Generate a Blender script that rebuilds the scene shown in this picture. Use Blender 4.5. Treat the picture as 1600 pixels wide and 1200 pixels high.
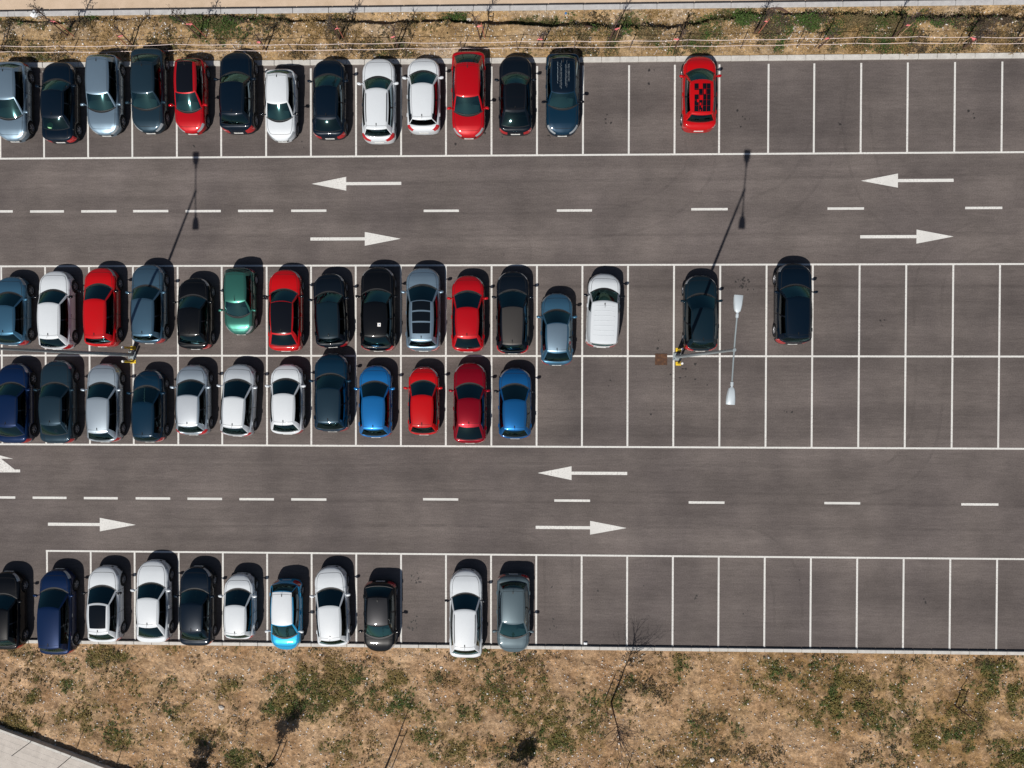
import bpy, math, random
import numpy as np
from mathutils import Vector, Matrix
R = math.radians
random.seed(7)
rng = np.random.default_rng(7)
for o in list(bpy.data.objects):
    bpy.data.objects.remove(o)
scene = bpy.context.scene
col = scene.collection

# ------------------------------------------------------------------ camera
F_PX = 1200.0                                    # focal length for a 1600 px wide frame
CAM_A, CAM_B, CAM_C = -0.0136, 0.0285, 0.0021
CAM_LOC = np.array([27.3485, -11.9672, 42.2874])
def rot3(a, b, c):
    ca, sa, cb, sb, cc, sc = math.cos(a), math.sin(a), math.cos(b), math.sin(b), math.cos(c), math.sin(c)
    return (np.array([[1,0,0],[0,ca,-sa],[0,sa,ca]]) @ np.array([[cb,0,sb],[0,1,0],[-sb,0,cb]])
            @ np.array([[cc,-sc,0],[sc,cc,0],[0,0,1]]))
CAM_R = rot3(CAM_A, CAM_B, CAM_C)
cam_data = bpy.data.cameras.new('camera')
cam = bpy.data.objects.new('camera', cam_data)
col.objects.link(cam)
cam_data.sensor_width = 36.0
cam_data.lens = F_PX/1600*36.0
cam_data.clip_end = 2000
M4 = np.eye(4); M4[:3,:3] = CAM_R; M4[:3,3] = CAM_LOC
cam.matrix_world = Matrix(M4.tolist())
scene.camera = cam

# ------------------------------------------------------------------ sky, sun, exposure
SUN_D = Vector((3.606, 9.064, -12.03)).normalized()     # direction the light travels
sun_el = math.asin(-SUN_D.z)
world = bpy.data.worlds.new('World'); scene.world = world
world.use_nodes = True
wn = world.node_tree
bg = wn.nodes['Background']
sky = wn.nodes.new('ShaderNodeTexSky'); sky.sky_type = 'NISHITA'; sky.sun_disc = False
sky.sun_elevation = sun_el
sky.sun_rotation = math.atan2(-SUN_D.x, -SUN_D.y)       # azimuth of the sun from +Y towards +X
wn.links.new(sky.outputs[0], bg.inputs[0])
bg.inputs[1].default_value = 0.05
sd = bpy.data.lights.new('sun', 'SUN'); sd.energy = 5.0; sd.angle = R(0.53); sd.color = (1.0, 0.955, 0.89)
sun = bpy.data.objects.new('sun', sd); col.objects.link(sun)
sun.rotation_euler = SUN_D.to_track_quat('-Z', 'Y').to_euler()
scene.view_settings.view_transform = 'Standard'
scene.view_settings.look = 'None'
scene.view_settings.exposure = -0.17
scene.view_settings.gamma = 1.0
scene.render.resolution_x = 1024; scene.render.resolution_y = 768

# ------------------------------------------------------------------ helpers
def at(px, py, z=0.0):
    """world point on the horizontal plane z under a place measured in the photograph"""
    d = CAM_R @ np.array([(px-800)/F_PX, -(py-600)/F_PX, -1.0])
    t = (z-CAM_LOC[2])/d[2]
    return CAM_LOC + d*t
def atxy(px, py, z=0.0):
    p = at(px, py, z); return float(p[0]), float(p[1])

def tag(o, label=None, cat=None, group=None, kind=None):
    if label: o['label'] = label
    if cat: o['category'] = cat
    if group: o['group'] = group
    if kind: o['kind'] = kind
    return o
def empty(name, loc, rz=0.0):
    o = bpy.data.objects.new(name, None); col.objects.link(o)
    o.location = loc; o.rotation_euler = (0, 0, rz); o.empty_display_size = 0.2
    return o
def link(name, me, parent=None, loc=(0,0,0), rot=(0,0,0), scale=(1,1,1)):
    o = bpy.data.objects.new(name, me); col.objects.link(o)
    o.location = loc; o.rotation_euler = rot; o.scale = scale
    if parent: o.parent = parent
    return o

class MB:
    """collects faces, merging coincident vertices, and links them as one mesh"""
    def __init__(self): self.v = []; self.k = {}; self.f = []; self.mi = []
    def vid(self, p):
        k = (round(p[0],4), round(p[1],4), round(p[2],4))
        i = self.k.get(k)
        if i is None:
            i = len(self.v); self.k[k] = i; self.v.append((float(p[0]), float(p[1]), float(p[2])))
        return i
    def face(self, pts, mi=0):
        ids = []
        for p in pts:
            i = self.vid(p)
            if i not in ids: ids.append(i)
        if len(ids) >= 3: self.f.append(ids); self.mi.append(mi)
    def box(self, c, s, mi=0, rz=0.0):
        x, y, z = s[0]/2, s[1]/2, s[2]/2
        cr, sr = math.cos(rz), math.sin(rz)
        P = []
        for dz in (-z, z):
            for dx, dy in ((-x,-y),(x,-y),(x,y),(-x,y)):
                P.append((c[0]+dx*cr-dy*sr, c[1]+dx*sr+dy*cr, c[2]+dz))
        for q in ((3,2,1,0),(4,5,6,7),(0,1,5,4),(1,2,6,5),(2,3,7,6),(3,0,4,7)):
            self.face([P[i] for i in q], mi)
    def rbox(self, c, s, b, mi=0):
        """box with chamfered top and vertical edges"""
        x, y, z = s[0]/2, s[1]/2, s[2]/2
        def ring(ix, zz):
            X, Y = x-ix, y-ix
            bb = b
            return [(c[0]+a, c[1]+d, c[2]+zz) for a, d in ((-X+bb,-Y),(X-bb,-Y),(X,-Y+bb),(X,Y-bb),(X-bb,Y),(-X+bb,Y),(-X,Y-bb),(-X,-Y+bb))]
        rs = [ring(0,-z), ring(0, z-b), ring(b*.6, z)]
        for a, d in zip(rs, rs[1:]):
            for i in range(8): self.face([a[i], a[(i+1)%8], d[(i+1)%8], d[i]], mi)
        self.face(rs[-1], mi); self.face(rs[0][::-1], mi)
    def tube(self, pts, rad, n=6, mi=0, cap=True):
        pts = [Vector(p) for p in pts]
        if not hasattr(rad, '__len__'): rad = [rad]*len(pts)
        rings = []
        for i, p in enumerate(pts):
            d = (pts[min(i+1,len(pts)-1)]-pts[max(i-1,0)]).normalized()
            u = d.cross(Vector((0,0,1)) if abs(d.z) < .9 else Vector((1,0,0))).normalized(); w = d.cross(u)
            rings.append([p+(u*math.cos(a)+w*math.sin(a))*rad[i] for a in [2*math.pi*k/n for k in range(n)]])
        for a, b in zip(rings, rings[1:]):
            for i in range(n): self.face([a[i], b[i], b[(i+1)%n], a[(i+1)%n]], mi)
        if cap:
            self.face(rings[0], mi); self.face(rings[-1][::-1], mi)
    def mesh(self, name, mats, smooth=True, angle=42):
        me = bpy.data.meshes.new(name)
        me.from_pydata(self.v, [], self.f)
        for m in (mats if isinstance(mats, (list, tuple)) else [mats]): me.materials.append(m)
        me.polygons.foreach_set('material_index', self.mi)
        if smooth:
            me.polygons.foreach_set('use_smooth', [True]*len(self.f))
            me.set_sharp_from_angle(angle=R(angle))
        me.update()
        return me
    def build(self, name, mats, parent=None, smooth=True, angle=42, **kw):
        return link(name, self.mesh(name, mats, smooth, angle), parent, **kw)

def np_mesh(name, V, Q, mat, cols=None, smooth=False):
    """mesh from numpy arrays; Q is (n,3) or (n,4); cols is a per-vertex colour"""
    me = bpy.data.meshes.new(name)
    n, k = Q.shape
    me.vertices.add(len(V)); me.vertices.foreach_set('co', np.ascontiguousarray(V, dtype=np.float32).ravel())
    me.loops.add(n*k); me.loops.foreach_set('vertex_index', np.ascontiguousarray(Q, dtype=np.int32).ravel())
    me.polygons.add(n); me.polygons.foreach_set('loop_start', np.arange(0, n*k, k, dtype=np.int32))
    if smooth: me.polygons.foreach_set('use_smooth', np.ones(n, dtype=bool))
    me.materials.append(mat)
    if cols is not None:
        at_ = me.color_attributes.new('tint', 'FLOAT_COLOR', 'POINT')
        c4 = np.ones((len(V), 4), np.float32); c4[:, :3] = cols
        at_.data.foreach_set('color', c4.ravel())
    me.update(); me.validate()
    return me

def vnoise(x, y, seed=0):
    xi = np.floor(x).astype(np.int64); yi = np.floor(y).astype(np.int64)
    fx = x-xi; fy = y-yi
    fx = fx*fx*(3-2*fx); fy = fy*fy*(3-2*fy)
    def h(a, b):
        n = (a*374761393 + b*668265263 + seed*974634777) & 0x7fffffff
        n = ((n ^ (n >> 13))*1274126177) & 0x7fffffff
        n = n ^ (n >> 16)
        return (n & 0xffff)/65535.0
    return (h(xi,yi)*(1-fx)+h(xi+1,yi)*fx)*(1-fy)+(h(xi,yi+1)*(1-fx)+h(xi+1,yi+1)*fx)*fy
def fbm(x, y, oct=4, seed=0):
    s = 0; a = .5; t = 0
    for k in range(oct):
        s = s+a*vnoise(x*2**k, y*2**k, seed+k*17); t += a; a *= .5
    return s/t

# ------------------------------------------------------------------ materials
def new_mat(name):
    m = bpy.data.materials.new(name); m.use_nodes = True
    nt = m.node_tree
    return m, nt, nt.nodes['Principled BSDF']
def simple(name, c, rough=.6, metal=0.0, coat=0.0, spec=.5):
    m, nt, b = new_mat(name)
    b.inputs['Base Color'].default_value = (*c, 1); b.inputs['Roughness'].default_value = rough
    b.inputs['Metallic'].default_value = metal; b.inputs['Coat Weight'].default_value = coat
    b.inputs['Coat Roughness'].default_value = .04
    b.inputs['Specular IOR Level'].default_value = spec
    return m
class NT:
    def __init__(self, nt): self.nt = nt
    def n(self, t, **kw):
        x = self.nt.nodes.new('ShaderNode'+t)
        for k, v in kw.items(): setattr(x, k, v)
        return x
    def l(self, a, b): self.nt.links.new(a, b)
    def coord(self, scale=(1,1,1)):
        tc = self.n('TexCoord'); mp = self.n('Mapping'); mp.inputs['Scale'].default_value = scale
        self.l(tc.outputs['Object'], mp.inputs[0]); return mp.outputs[0]
    def noise(self, vec, scale, detail=4, rough=.6):
        x = self.n('TexNoise'); x.inputs['Scale'].default_value = scale
        x.inputs['Detail'].default_value = detail; x.inputs['Roughness'].default_value = rough
        self.l(vec, x.inputs['Vector']); return x.outputs['Fac']
    def ramp(self, fac, stops):
        x = self.n('ValToRGB'); e = x.color_ramp.elements
        while len(e) < len(stops): e.new(.5)
        for el, (p, c) in zip(e, stops):
            el.position = p; el.color = (*c, 1) if hasattr(c, '__len__') else (c, c, c, 1)
        self.l(fac, x.inputs[0]); return x.outputs[0]
    def mix(self, a, b, fac, mode='MIX'):
        x = self.n('Mix', data_type='RGBA', blend_type=mode)
        for s, v in ((6, a), (7, b), (0, fac)):
            if hasattr(v, 'is_output'): self.l(v, x.inputs[s])
            elif hasattr(v, '__len__'): x.inputs[s].default_value = (*v, 1)
            else: x.inputs[s].default_value = v
        return x.outputs[2]
    def math(self, op, a, b=0.0):
        x = self.n('Math', operation=op)
        for s, v in ((0, a), (1, b)):
            if hasattr(v, 'is_output'): self.l(v, x.inputs[s])
            else: x.inputs[s].default_value = v
        return x.outputs[0]
    def bump(self, b, h, strength, dist):
        x = self.n('Bump'); x.inputs['Strength'].default_value = strength; x.inputs['Distance'].default_value = dist
        self.l(h, x.inputs['Height']); self.l(x.outputs[0], b.inputs['Normal'])

def asphalt_mat():
    m, nt, b = new_mat('asphalt'); g = NT(nt)
    streak = g.noise(g.coord((.10, 2.2, 1)), 1.0, 6, .65)
    fine = g.noise(g.coord((1.2, 9, 1)), 1.0, 3, .6)
    blot = g.noise(g.coord(), .35, 5, .6)
    grain = g.noise(g.coord(), 14, 5, .8)
    c = g.ramp(streak, [(.22, (.116,.099,.094)), (.78, (.146,.126,.119))])
    c = g.mix(c, g.ramp(blot, [(.3, .72), (.7, 1.18)]), .8, 'MULTIPLY')
    c = g.mix(c, g.ramp(fine, [(.3, .84), (.7, 1.14)]), .7, 'MULTIPLY')
    c = g.mix(c, g.ramp(grain, [(.28, .45), (.72, 1.55)]), .62, 'MULTIPLY')
    # lanes laid by the paver: tone bands across Y
    tc = g.n('TexCoord'); sp = g.n('SeparateXYZ'); g.l(tc.outputs['Object'], sp.inputs[0])
    jit = g.noise(g.coord((.3, .3, 1)), 1.0, 2)
    yy = g.math('ADD', sp.outputs[1], g.math('MULTIPLY', jit, .10))
    t = g.math('DIVIDE', g.math('ADD', yy, 30), 38)          # Y -30..8 -> 0..1
    def P(Y): return (Y+30)/38
    st = [(P(-28), .95), (P(-24.0), .95), (P(-23.97), .80), (P(-23.9), 1.0), (P(-19.08), 1.02), (P(-19.02), .84), (P(-18.95), 1.0),
          (P(-15.35), .99), (P(-15.3), .82), (P(-15.2), .95), (P(-7.2), .93), (P(-7.14), .76), (P(-7.08), 1.04), (P(-3.3), 1.04), (P(-3.25), .9), (P(-3.2), 1.0), (P(-.75), 1.03), (P(-.7), .93), (P(5), .93)]
    c = g.mix(c, g.ramp(t, st), .9, 'MULTIPLY')
    band = g.noise(g.coord((.035, .55, 1)), 1.0, 3, .5)
    c = g.mix(c, g.ramp(band, [(.35, (.82,.81,.81)), (.65, (1.14,1.13,1.12))]), .85, 'MULTIPLY')
    patch = g.noise(g.coord((.25, .12, 1)), 1.0, 4, .6)
    c = g.mix(c, g.ramp(patch, [(.36, (.86,.85,.86)), (.6, (1.06,1.05,1.03))]), .8, 'MULTIPLY')
    # scattered pale grit
    vo = g.n('TexVoronoi'); vo.inputs['Scale'].default_value = 2.2
    g.l(g.coord(), vo.inputs['Vector'])
    grit = g.ramp(vo.outputs['Distance'], [(.0, 1.0), (.03, 0.0)])
    c = g.mix(c, (.34,.31,.29), g.math('MULTIPLY', grit, .5))
    g.l(c, b.inputs['Base Color']); b.inputs['Roughness'].default_value = .88; b.inputs['Specular IOR Level'].default_value = .25
    g.bump(b, grain, .35, .010)
    return m
def marking_mat(name, base=(.72,.71,.68)):
    m, nt, b = new_mat(name); g = NT(nt)
    w = g.noise(g.coord(), 11, 6, .8)
    d = g.noise(g.coord(), .5, 4, .6)
    wear = g.math('ADD', w, g.math('MULTIPLY', d, .35))
    c = g.mix(base, (.26,.235,.22), g.ramp(wear, [(.69, 0.0), (.84, .65)]))
    c = g.mix(c, g.ramp(d, [(.3, .80), (.7, 1.06)]), .9, 'MULTIPLY')
    g.l(c, b.inputs['Base Color']); b.inputs['Roughness'].default_value = .75
    return m
def concrete_mat(name, c0, c1, sc=3.0):
    m, nt, b = new_mat(name); g = NT(nt)
    n1 = g.noise(g.coord(), sc, 6, .65); n2 = g.noise(g.coord(), 28, 3, .7)
    c = g.ramp(n1, [(.3, c0), (.7, c1)])
    c = g.mix(c, g.ramp(n2, [(.3, .75), (.7, 1.2)]), .7, 'MULTIPLY')
    g.l(c, b.inputs['Base Color']); b.inputs['Roughness'].default_value = .9
    g.bump(b, n2, .3, .01)
    return m
def earth_mat():
    m, nt, b = new_mat('dry_earth'); g = NT(nt)
    a = g.n('Attribute'); a.attribute_name = 'tint'
    n1 = g.noise(g.coord(), .9, 6, .65); nm = g.noise(g.coord((1,1.4,1)), 2.6, 6, .7); n2 = g.noise(g.coord(), 7, 5, .8); n3 = g.noise(g.coord(), 24, 4, .85)
    c = g.mix(a.outputs['Color'], g.ramp(n1, [(.3, (.70,.68,.66)), (.7, (1.2,1.16,1.12))]), .9, 'MULTIPLY')
    c = g.mix(c, g.ramp(nm, [(.34, (.50,.46,.42)), (.56, (1.08,1.07,1.05)), (.7, (1.25,1.27,1.3))]), .75, 'MULTIPLY')
    c = g.mix(c, g.ramp(n2, [(.34, .42), (.64, 1.32)]), .85, 'MULTIPLY')
    c = g.mix(c, g.ramp(n3, [(.32, .40), (.68, 1.5)]), .75, 'MULTIPLY')
    vo = g.n('TexVoronoi'); vo.inputs['Scale'].default_value = 9; g.l(g.coord(), vo.inputs['Vector'])
    peb = g.ramp(vo.outputs['Distance'], [(.0, 1.0), (.10, .9), (.16, 0.0)])
    sel = g.n('SeparateColor'); g.l(vo.outputs['Color'], sel.inputs[0])
    pk = g.math('MULTIPLY', peb, g.ramp(sel.outputs[0], [(.60, 0.0), (.62, 1.0)]))
    c = g.mix(c, g.mix((.60,.55,.49), (.24,.19,.15), g.ramp(sel.outputs[1], [(.45, 0.0), (.5, 1.0)])), pk)
    g.l(c, b.inputs['Base Color']); b.inputs['Roughness'].default_value = .95; b.inputs['Specular IOR Level'].default_value = .1
    g.bump(b, g.math('ADD', n3, g.math('MULTIPLY', n2, 1.5)), .8, .05)
    return m
def tint_mat(name, rough=.8, translucent=False):
    m, nt, b = new_mat(name); g = NT(nt)
    a = g.n('Attribute'); a.attribute_name = 'tint'
    g.l(a.outputs['Color'], b.inputs['Base Color']); b.inputs['Roughness'].default_value = rough
    b.inputs['Specular IOR Level'].default_value = .2
    return m
def paint_mat(name, c, metal=.0, rough=.42, flake=True):
    m, nt, b = new_mat(name); g = NT(nt)
    dust = g.noise(g.coord(), 1.6, 4, .6)
    d2 = g.noise(g.coord(), 40, 2, .6)
    lum = .3*c[0]+.5*c[1]+.2*c[2]
    k = g.mix(c, tuple(min(1, x*.92+.0015+.02*lum) for x in c), g.ramp(dust, [(.35, 0.0), (.75, .6)]))
    k = g.mix(k, g.ramp(d2, [(.3, .9), (.7, 1.08)]), .5, 'MULTIPLY')
    g.l(k, b.inputs['Base Color'])
    b.inputs['Metallic'].default_value = metal; b.inputs['Roughness'].default_value = rough
    b.inputs['Specular IOR Level'].default_value = .12 if lum < .5 else .3
    b.inputs['Coat Weight'].default_value = .55 if lum < .12 else .9
    g.l(g.ramp(dust, [(.3, .03), (.8, .09)]), b.inputs['Coat Roughness'])
    return m
def glass_mat(name, tint, refl=(.55,.92,1.0), ior=1.6, rough=.05):
    m = bpy.data.materials.new(name); m.use_nodes = True
    nt = m.node_tree; g = NT(nt)
    for x in list(nt.nodes):
        if x.type != 'OUTPUT_MATERIAL': nt.nodes.remove(x)
    out = [x for x in nt.nodes if x.type == 'OUTPUT_MATERIAL'][0]
    tr = g.n('BsdfTransparent'); tr.inputs[0].default_value = (*tint, 1)
    gl = g.n('BsdfGlossy'); gl.inputs['Color'].default_value = (*refl, 1); gl.inputs['Roughness'].default_value = rough
    fr = g.n('Fresnel'); fr.inputs['IOR'].default_value = ior
    mx = g.n('MixShader'); g.l(fr.outputs[0], mx.inputs[0]); g.l(tr.outputs[0], mx.inputs[1]); g.l(gl.outputs[0], mx.inputs[2])
    g.l(mx.outputs[0], out.inputs[0])
    return m

MAT = dict(
    asphalt=asphalt_mat(), mark=marking_mat('road_paint'), earth=earth_mat(),
    kerb=concrete_mat('kerb_concrete', (.46,.44,.41), (.62,.60,.56)),
    strip=concrete_mat('strip_concrete', (.40,.39,.39), (.52,.51,.50)),
    path=concrete_mat('beige_paving', (.50,.38,.27), (.62,.48,.36), 1.2),
    pave=concrete_mat('pale_paving', (.44,.40,.36), (.56,.51,.46), 2.0),
    ground=concrete_mat('sand', (.36,.26,.17), (.48,.36,.25), .6),
    weed=tint_mat('weed_leaves', .7), stone=tint_mat('stones', .85),
    black=simple('black_plastic', (.012,.012,.013), .55), rubber=simple('rubber', (.014,.014,.015), .85),
    interior=simple('cabin_dark', (.020,.021,.023), .8), dash=simple('dashboard_grey', (.085,.095,.098), .7, 0, 0, .3),
    seat=simple('seat_cloth', (.075,.075,.078), .9),
    rim=simple('alloy', (.36,.36,.38), .35, .3), cap=simple('wheel_cover', (.42,.43,.45), .45, .2),
    glass=glass_mat('tinted_glass', (.34,.52,.52), (.42,.95,1.0), 1.95), darkglass=glass_mat('privacy_glass', (.010,.014,.016), (.30,.38,.42), 1.28, .06),
    rearglass=glass_mat('rear_glass', (.10,.17,.17), (.5,.95,1.0), 1.7),
    panoglass=simple('roof_glass', (.004,.006,.009), .10, 0, 0, .3),
    gloss=simple('gloss_black', (.005,.006,.009), .14, 0, 0, .35),
    lamp=simple('headlight_lens', (.38,.42,.45), .18, .25, 1),
    tail=simple('red_lens', (.42,.010,.014), .25, 0, 1),
    plate=simple('plate_white', (.75,.75,.72), .5),
    chrome=simple('chrome', (.65,.66,.68), .18, 1.0),
    gap=simple('gap_black', (.006,.006,.007), .9),
    galv=simple('grey_steel', (.30,.345,.365), .5, .25), head=simple('lamp_housing', (.52,.58,.62), .45, .1),
    lens=simple('lamp_lens', (.6,.6,.58), .2), yellow=simple('yellow_paint', (.72,.50,.02), .5),
    white=simple('white_cap', (.82,.80,.78), .5), bark=simple('bark', (.10,.055,.038), .9),
    twig=simple('twigs', (.075,.052,.045), .9), stake=simple('stake_wood', (.42,.27,.15), .85),
    red_stake=simple('red_stake', (.40,.13,.085), .85), ribbon=simple('ribbon', (.85,.22,.24), .6),
    rope=simple('rope', (.72,.60,.56), .8), post=simple('post_steel', (.16,.12,.10), .8),
    fpost=simple('fence_steel', (.10,.12,.15), .5), litter=simple('litter_white', (.78,.80,.82), .6),
    blue=simple('litter_blue', (.05,.16,.36), .5), oil=simple('oil_black', (.022,.019,.018), .7),
)

# ------------------------------------------------------------------ the setting
GZ = -0.9
gm = MB(); gm.face([(-400,-400,GZ),(450,-400,GZ),(450,400,GZ),(-400,400,GZ)])
tag(gm.build('ground', MAT['ground'], smooth=False), kind='structure')

YA, YB, YC, YD, YE = 0.0, -6.01, -11.0, -15.99, -21.98
K_TOP0, K_TOP1 = 5.02, 5.29            # top kerb
K_BOT0, K_BOT1 = -26.98, -27.17        # bottom kerb
X0, X1 = -14.0, 70.0
am = MB()
NX, NY = 42, 17
for i in range(NX):
    for j in range(NY):
        xa, xb = X0+(X1-X0)*i/NX, X0+(X1-X0)*(i+1)/NX
        ya, yb = K_BOT0+(K_TOP0-K_BOT0)*j/NY, K_BOT0+(K_TOP0-K_BOT0)*(j+1)/NY
        am.face([(xa,ya,0),(xb,ya,0),(xb,yb,0),(xa,yb,0)])
car_park = tag(am.build('car_park', MAT['asphalt'], smooth=False), kind='structure')

MZ = .004
def quad(x0, y0, x1, y1, z=MZ):
    m = MB(); m.face([(x0,y0,z),(x1,y0,z),(x1,y1,z),(x0,y1,z)]); return m
LW = .098
def hline(y, x0, x1, w=LW, name='bay_line', z=MZ):
    quad(x0, y-w/2, x1, y+w/2, z).build(name, MAT['mark'], car_park, smooth=False)
def vline(x, y0, y1, w=LW):
    quad(x-w/2, y0, x+w/2, y1).build('bay_line', MAT['mark'], car_park, smooth=False)
hline(YA, X0, X1); hline(YB, X0, X1); hline(YC, X0, X1); hline(YD, X0, X1); hline(YE, -.06, X1)
JX = {(0,15): -.11, (0,16): .05}
for k in range(-3, 24):
    jx = JX.get((0,k), 0)+random.uniform(-.015,.015)
    vline(2.5*k+jx, YA+LW/2, 4.86)
    if k >= -3:
        x = 2.5*k+random.uniform(-.015,.015)
        vline(x, YC+LW/2, YB-LW/2); vline(x, YD+LW/2, YC-LW/2)
    if k >= 0:
        vline(2.5*k+(0 if k else 0), K_BOT0+.03, YE-LW/2)

def dash_px(xa, xb, y):
    x0, yy = atxy(xa, y); x1, _ = atxy(xb, y)
    quad(x0, yy-.065, x1, yy+.065).build('lane_dash', MAT['mark'], car_park, smooth=False)
for xa, xb, y in [(-36,20,330.5),(47,100,330.5),(127,182,330.3),(208,263,330),(290,345,330),(372,427,329.6),(455,510,329.4),(662,717,329.5),
                  (870,925,329),(1080,1137,327),(1293,1350,326),(1508,1566,325),
                  (-30,24,777),(51,104,777.6),(131,184,778.2),(212,266,778.6),(293,347,779.2),(374,428,779.8),(455,510,780.2),(661,716,780),
                  (866,922,782),(1076,1132,785),(1288,1344,786),(1502,1560,788)]:
    dash_px(xa, xb, y)
def arrow_px(tip, neck, tail, y):
    xt, yy = atxy(tip, y); xn, _ = atxy(neck, y); xs, _ = atxy(tail, y)
    m = MB(); a = .085
    m.face([(xt,yy,MZ),(xn,yy-.38,MZ),(xn,yy-a,MZ),(xn,yy+a,MZ),(xn,yy+.38,MZ)])
    m.face([(xn,yy-a,MZ),(xs,yy-a,MZ),(xs,yy+a,MZ),(xn,yy+a,MZ)])
    m.build('direction_arrow', MAT['mark'], car_park, smooth=False)
for a in [(487,541,627,287.3),(626,570,485,373),(1345,1403,1490,282.5),(1490,1432,1344,369.5),
          (840,893,980,739),(979,922,837,825),(212,156,75,820)]:
    arrow_px(*a)
# turn arrow cut by the left edge of the view
m = MB()
def P2(x, y): return (*atxy(x, y), MZ)
m.face([P2(31.5,733.6), P2(31.5,738), P2(-20,738), P2(-18,716.6), P2(1.5,716.6), P2(23,733.6)])
m.face([P2(1.5,716.6), P2(-18,716.6), P2(-40,722), P2(-60,735), P2(-52,700), P2(-12,706), P2(0,711.6), P2(21,717)])
m.build('direction_arrow', MAT['mark'], car_park, smooth=False)

# dark drips and stains on the bays, one sheet each
def stain(px, py, r, n, seed):
    rr = random.Random(seed); mm = MB(); cx, cy = atxy(px, py)
    for q in range(n):
        x = cx+rr.gauss(0, r); y = cy+rr.gauss(0, r); s = rr.uniform(.025, .075)*(1.25 if q == 0 else 1)
        a0 = rr.random()*6; el = rr.uniform(.45, 1)
        pts = []
        for k in range(9):
            a = a0+k*2*math.pi/9; rad = s*rr.uniform(.6, 1.25)
            u, v = rad*math.cos(a), rad*el*math.sin(a)
            pts.append((x+u*math.cos(a0)-v*math.sin(a0), y+u*math.sin(a0)+v*math.cos(a0), .003+q*.00005))
        mm.face(pts)
    mm.build('oil_stain', MAT['oil'], car_park, smooth=False)
for i, s in enumerate([(1162,443,.24,17),(1158,439,.12,8),(1160,183,.16,5),(948,184,.14,5),(643,212,.1,2),(715,222,.1,2),(784,211,.06,1),(857,213,.08,2),(859,220,.08,2),
                       (650,903,.28,13),(647,970,.16,5),(645,983,.16,5),(868,918,.14,3),(866,984,.14,4),(861,970,.1,2),(1084,568,.6,9),(1070,600,.4,7),
                       (1038,543,.2,4),(470,225,.10,2),(590,228,.12,2),(300,226,.08,1),(950,600,.15,3),(1020,640,.12,2),(1230,640,.12,3),(1380,500,.15,3),(1520,180,.14,3),(1310,190,.1,2),(1090,930,.14,3),(1160,960,.12,2),(1450,940,.15,3),(930,930,.15,3),(1005,915,.06,1),(1248,907,.06,1),(1018,108,.1,2),(1016,130,.06,1),(760,207,.05,1)]):
    stain(*s, i)

def tyre_mat():
    m = bpy.data.materials.new('tyre_rubber_film'); m.use_nodes = True; nt = m.node_tree; g = NT(nt)
    b = nt.nodes['Principled BSDF']; b.inputs['Base Color'].default_value = (.03,.027,.026,1); b.inputs['Roughness'].default_value = .8
    g.l(g.math('MULTIPLY', g.ramp(g.noise(g.coord(), 1.4, 5, .7), [(.38, 0.0), (.7, 1.0)]), .13), b.inputs['Alpha'])
    return m
MAT['tyre'] = tyre_mat()
def tyre_mark(pts, gap=1.5, w=.15):
    P = [Vector((*atxy(*p), .002)) for p in pts]
    Q = []
    for i in range(len(P)-1):                       # smooth the path
        p0, p1, p2, p3 = P[max(i-1,0)], P[i], P[i+1], P[min(i+2,len(P)-1)]
        for k in range(8):
            t = k/8; Q.append(.5*((2*p1)+(p2-p0)*t+(2*p0-5*p1+4*p2-p3)*t*t+(3*p1-p0-3*p2+p3)*t**3))
    Q.append(P[-1])
    for off in (-gap/2, gap/2):
        mm = MB(); pr = None
        for i, q in enumerate(Q):
            d = (Q[min(i+1,len(Q)-1)]-Q[max(i-1,0)]).normalized(); n = Vector((-d.y, d.x, 0))
            cur = (q+n*(off-w/2), q+n*(off+w/2))
            if pr: mm.face([pr[0], cur[0], cur[1], pr[1]])
            pr = cur
        mm.build('tyre_mark', MAT['tyre'], car_park, smooth=False)
for pts in ([(1180,330),(1240,300),(1285,230),(1300,150),(1302,110)], [(1420,350),(1370,310),(1345,240),(1335,150)], [(700,355),(900,352),(1020,330),(1090,270),(1092,215)],
            [(1330,755),(1400,740),(1440,690),(1452,610),(1452,570)], [(560,800),(760,803),(860,830),(872,900),(872,960)], [(1100,840),(1180,850),(1225,900),(1232,980)],
            [(1560,360),(1500,380),(1455,430),(1450,510)], [(640,340),(720,352),(800,380),(806,405)], [(250,745),(520,748),(800,745),(1300,752)], [(420,270),(800,262),(1250,256),(1580,250)], [(150,845),(600,842),(1100,846),(1580,850)], [(150,388),(600,390),(1000,388),(1580,386)]):
    tyre_mark(pts)

def kerb_run(name, x0, x1, ya, yb, h, step, mat, zb=-.3):
    m = MB(); x = x0; n = 0
    while x < x1:
        xe = min(x+step, x1)
        g = .010; dz = random.uniform(-.008,.008)
        lo, hi = min(ya, yb), max(ya, yb)
        b = .018
        P = lambda X, Y, Z: (X, Y, Z)
        m.rbox(((x+xe)/2, (lo+hi)/2, (h+dz+zb)/2), (xe-x-2*g, hi-lo, h+dz-zb), b)
        x = xe
    m.box(((x0+x1)/2, (ya+yb)/2, (h-.06+zb)/2), (x1-x0, abs(yb-ya)-.05, h-.06-zb))
    return tag(m.build(name, mat, smooth=False), kind='structure')
kerb_run('kerb', X0, X1, K_TOP0, K_TOP1, .12, 1.0, MAT['kerb'])
kerb_run('kerb', X0, X1, K_BOT0, K_BOT1, .14, 1.0, MAT['kerb'])

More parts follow.
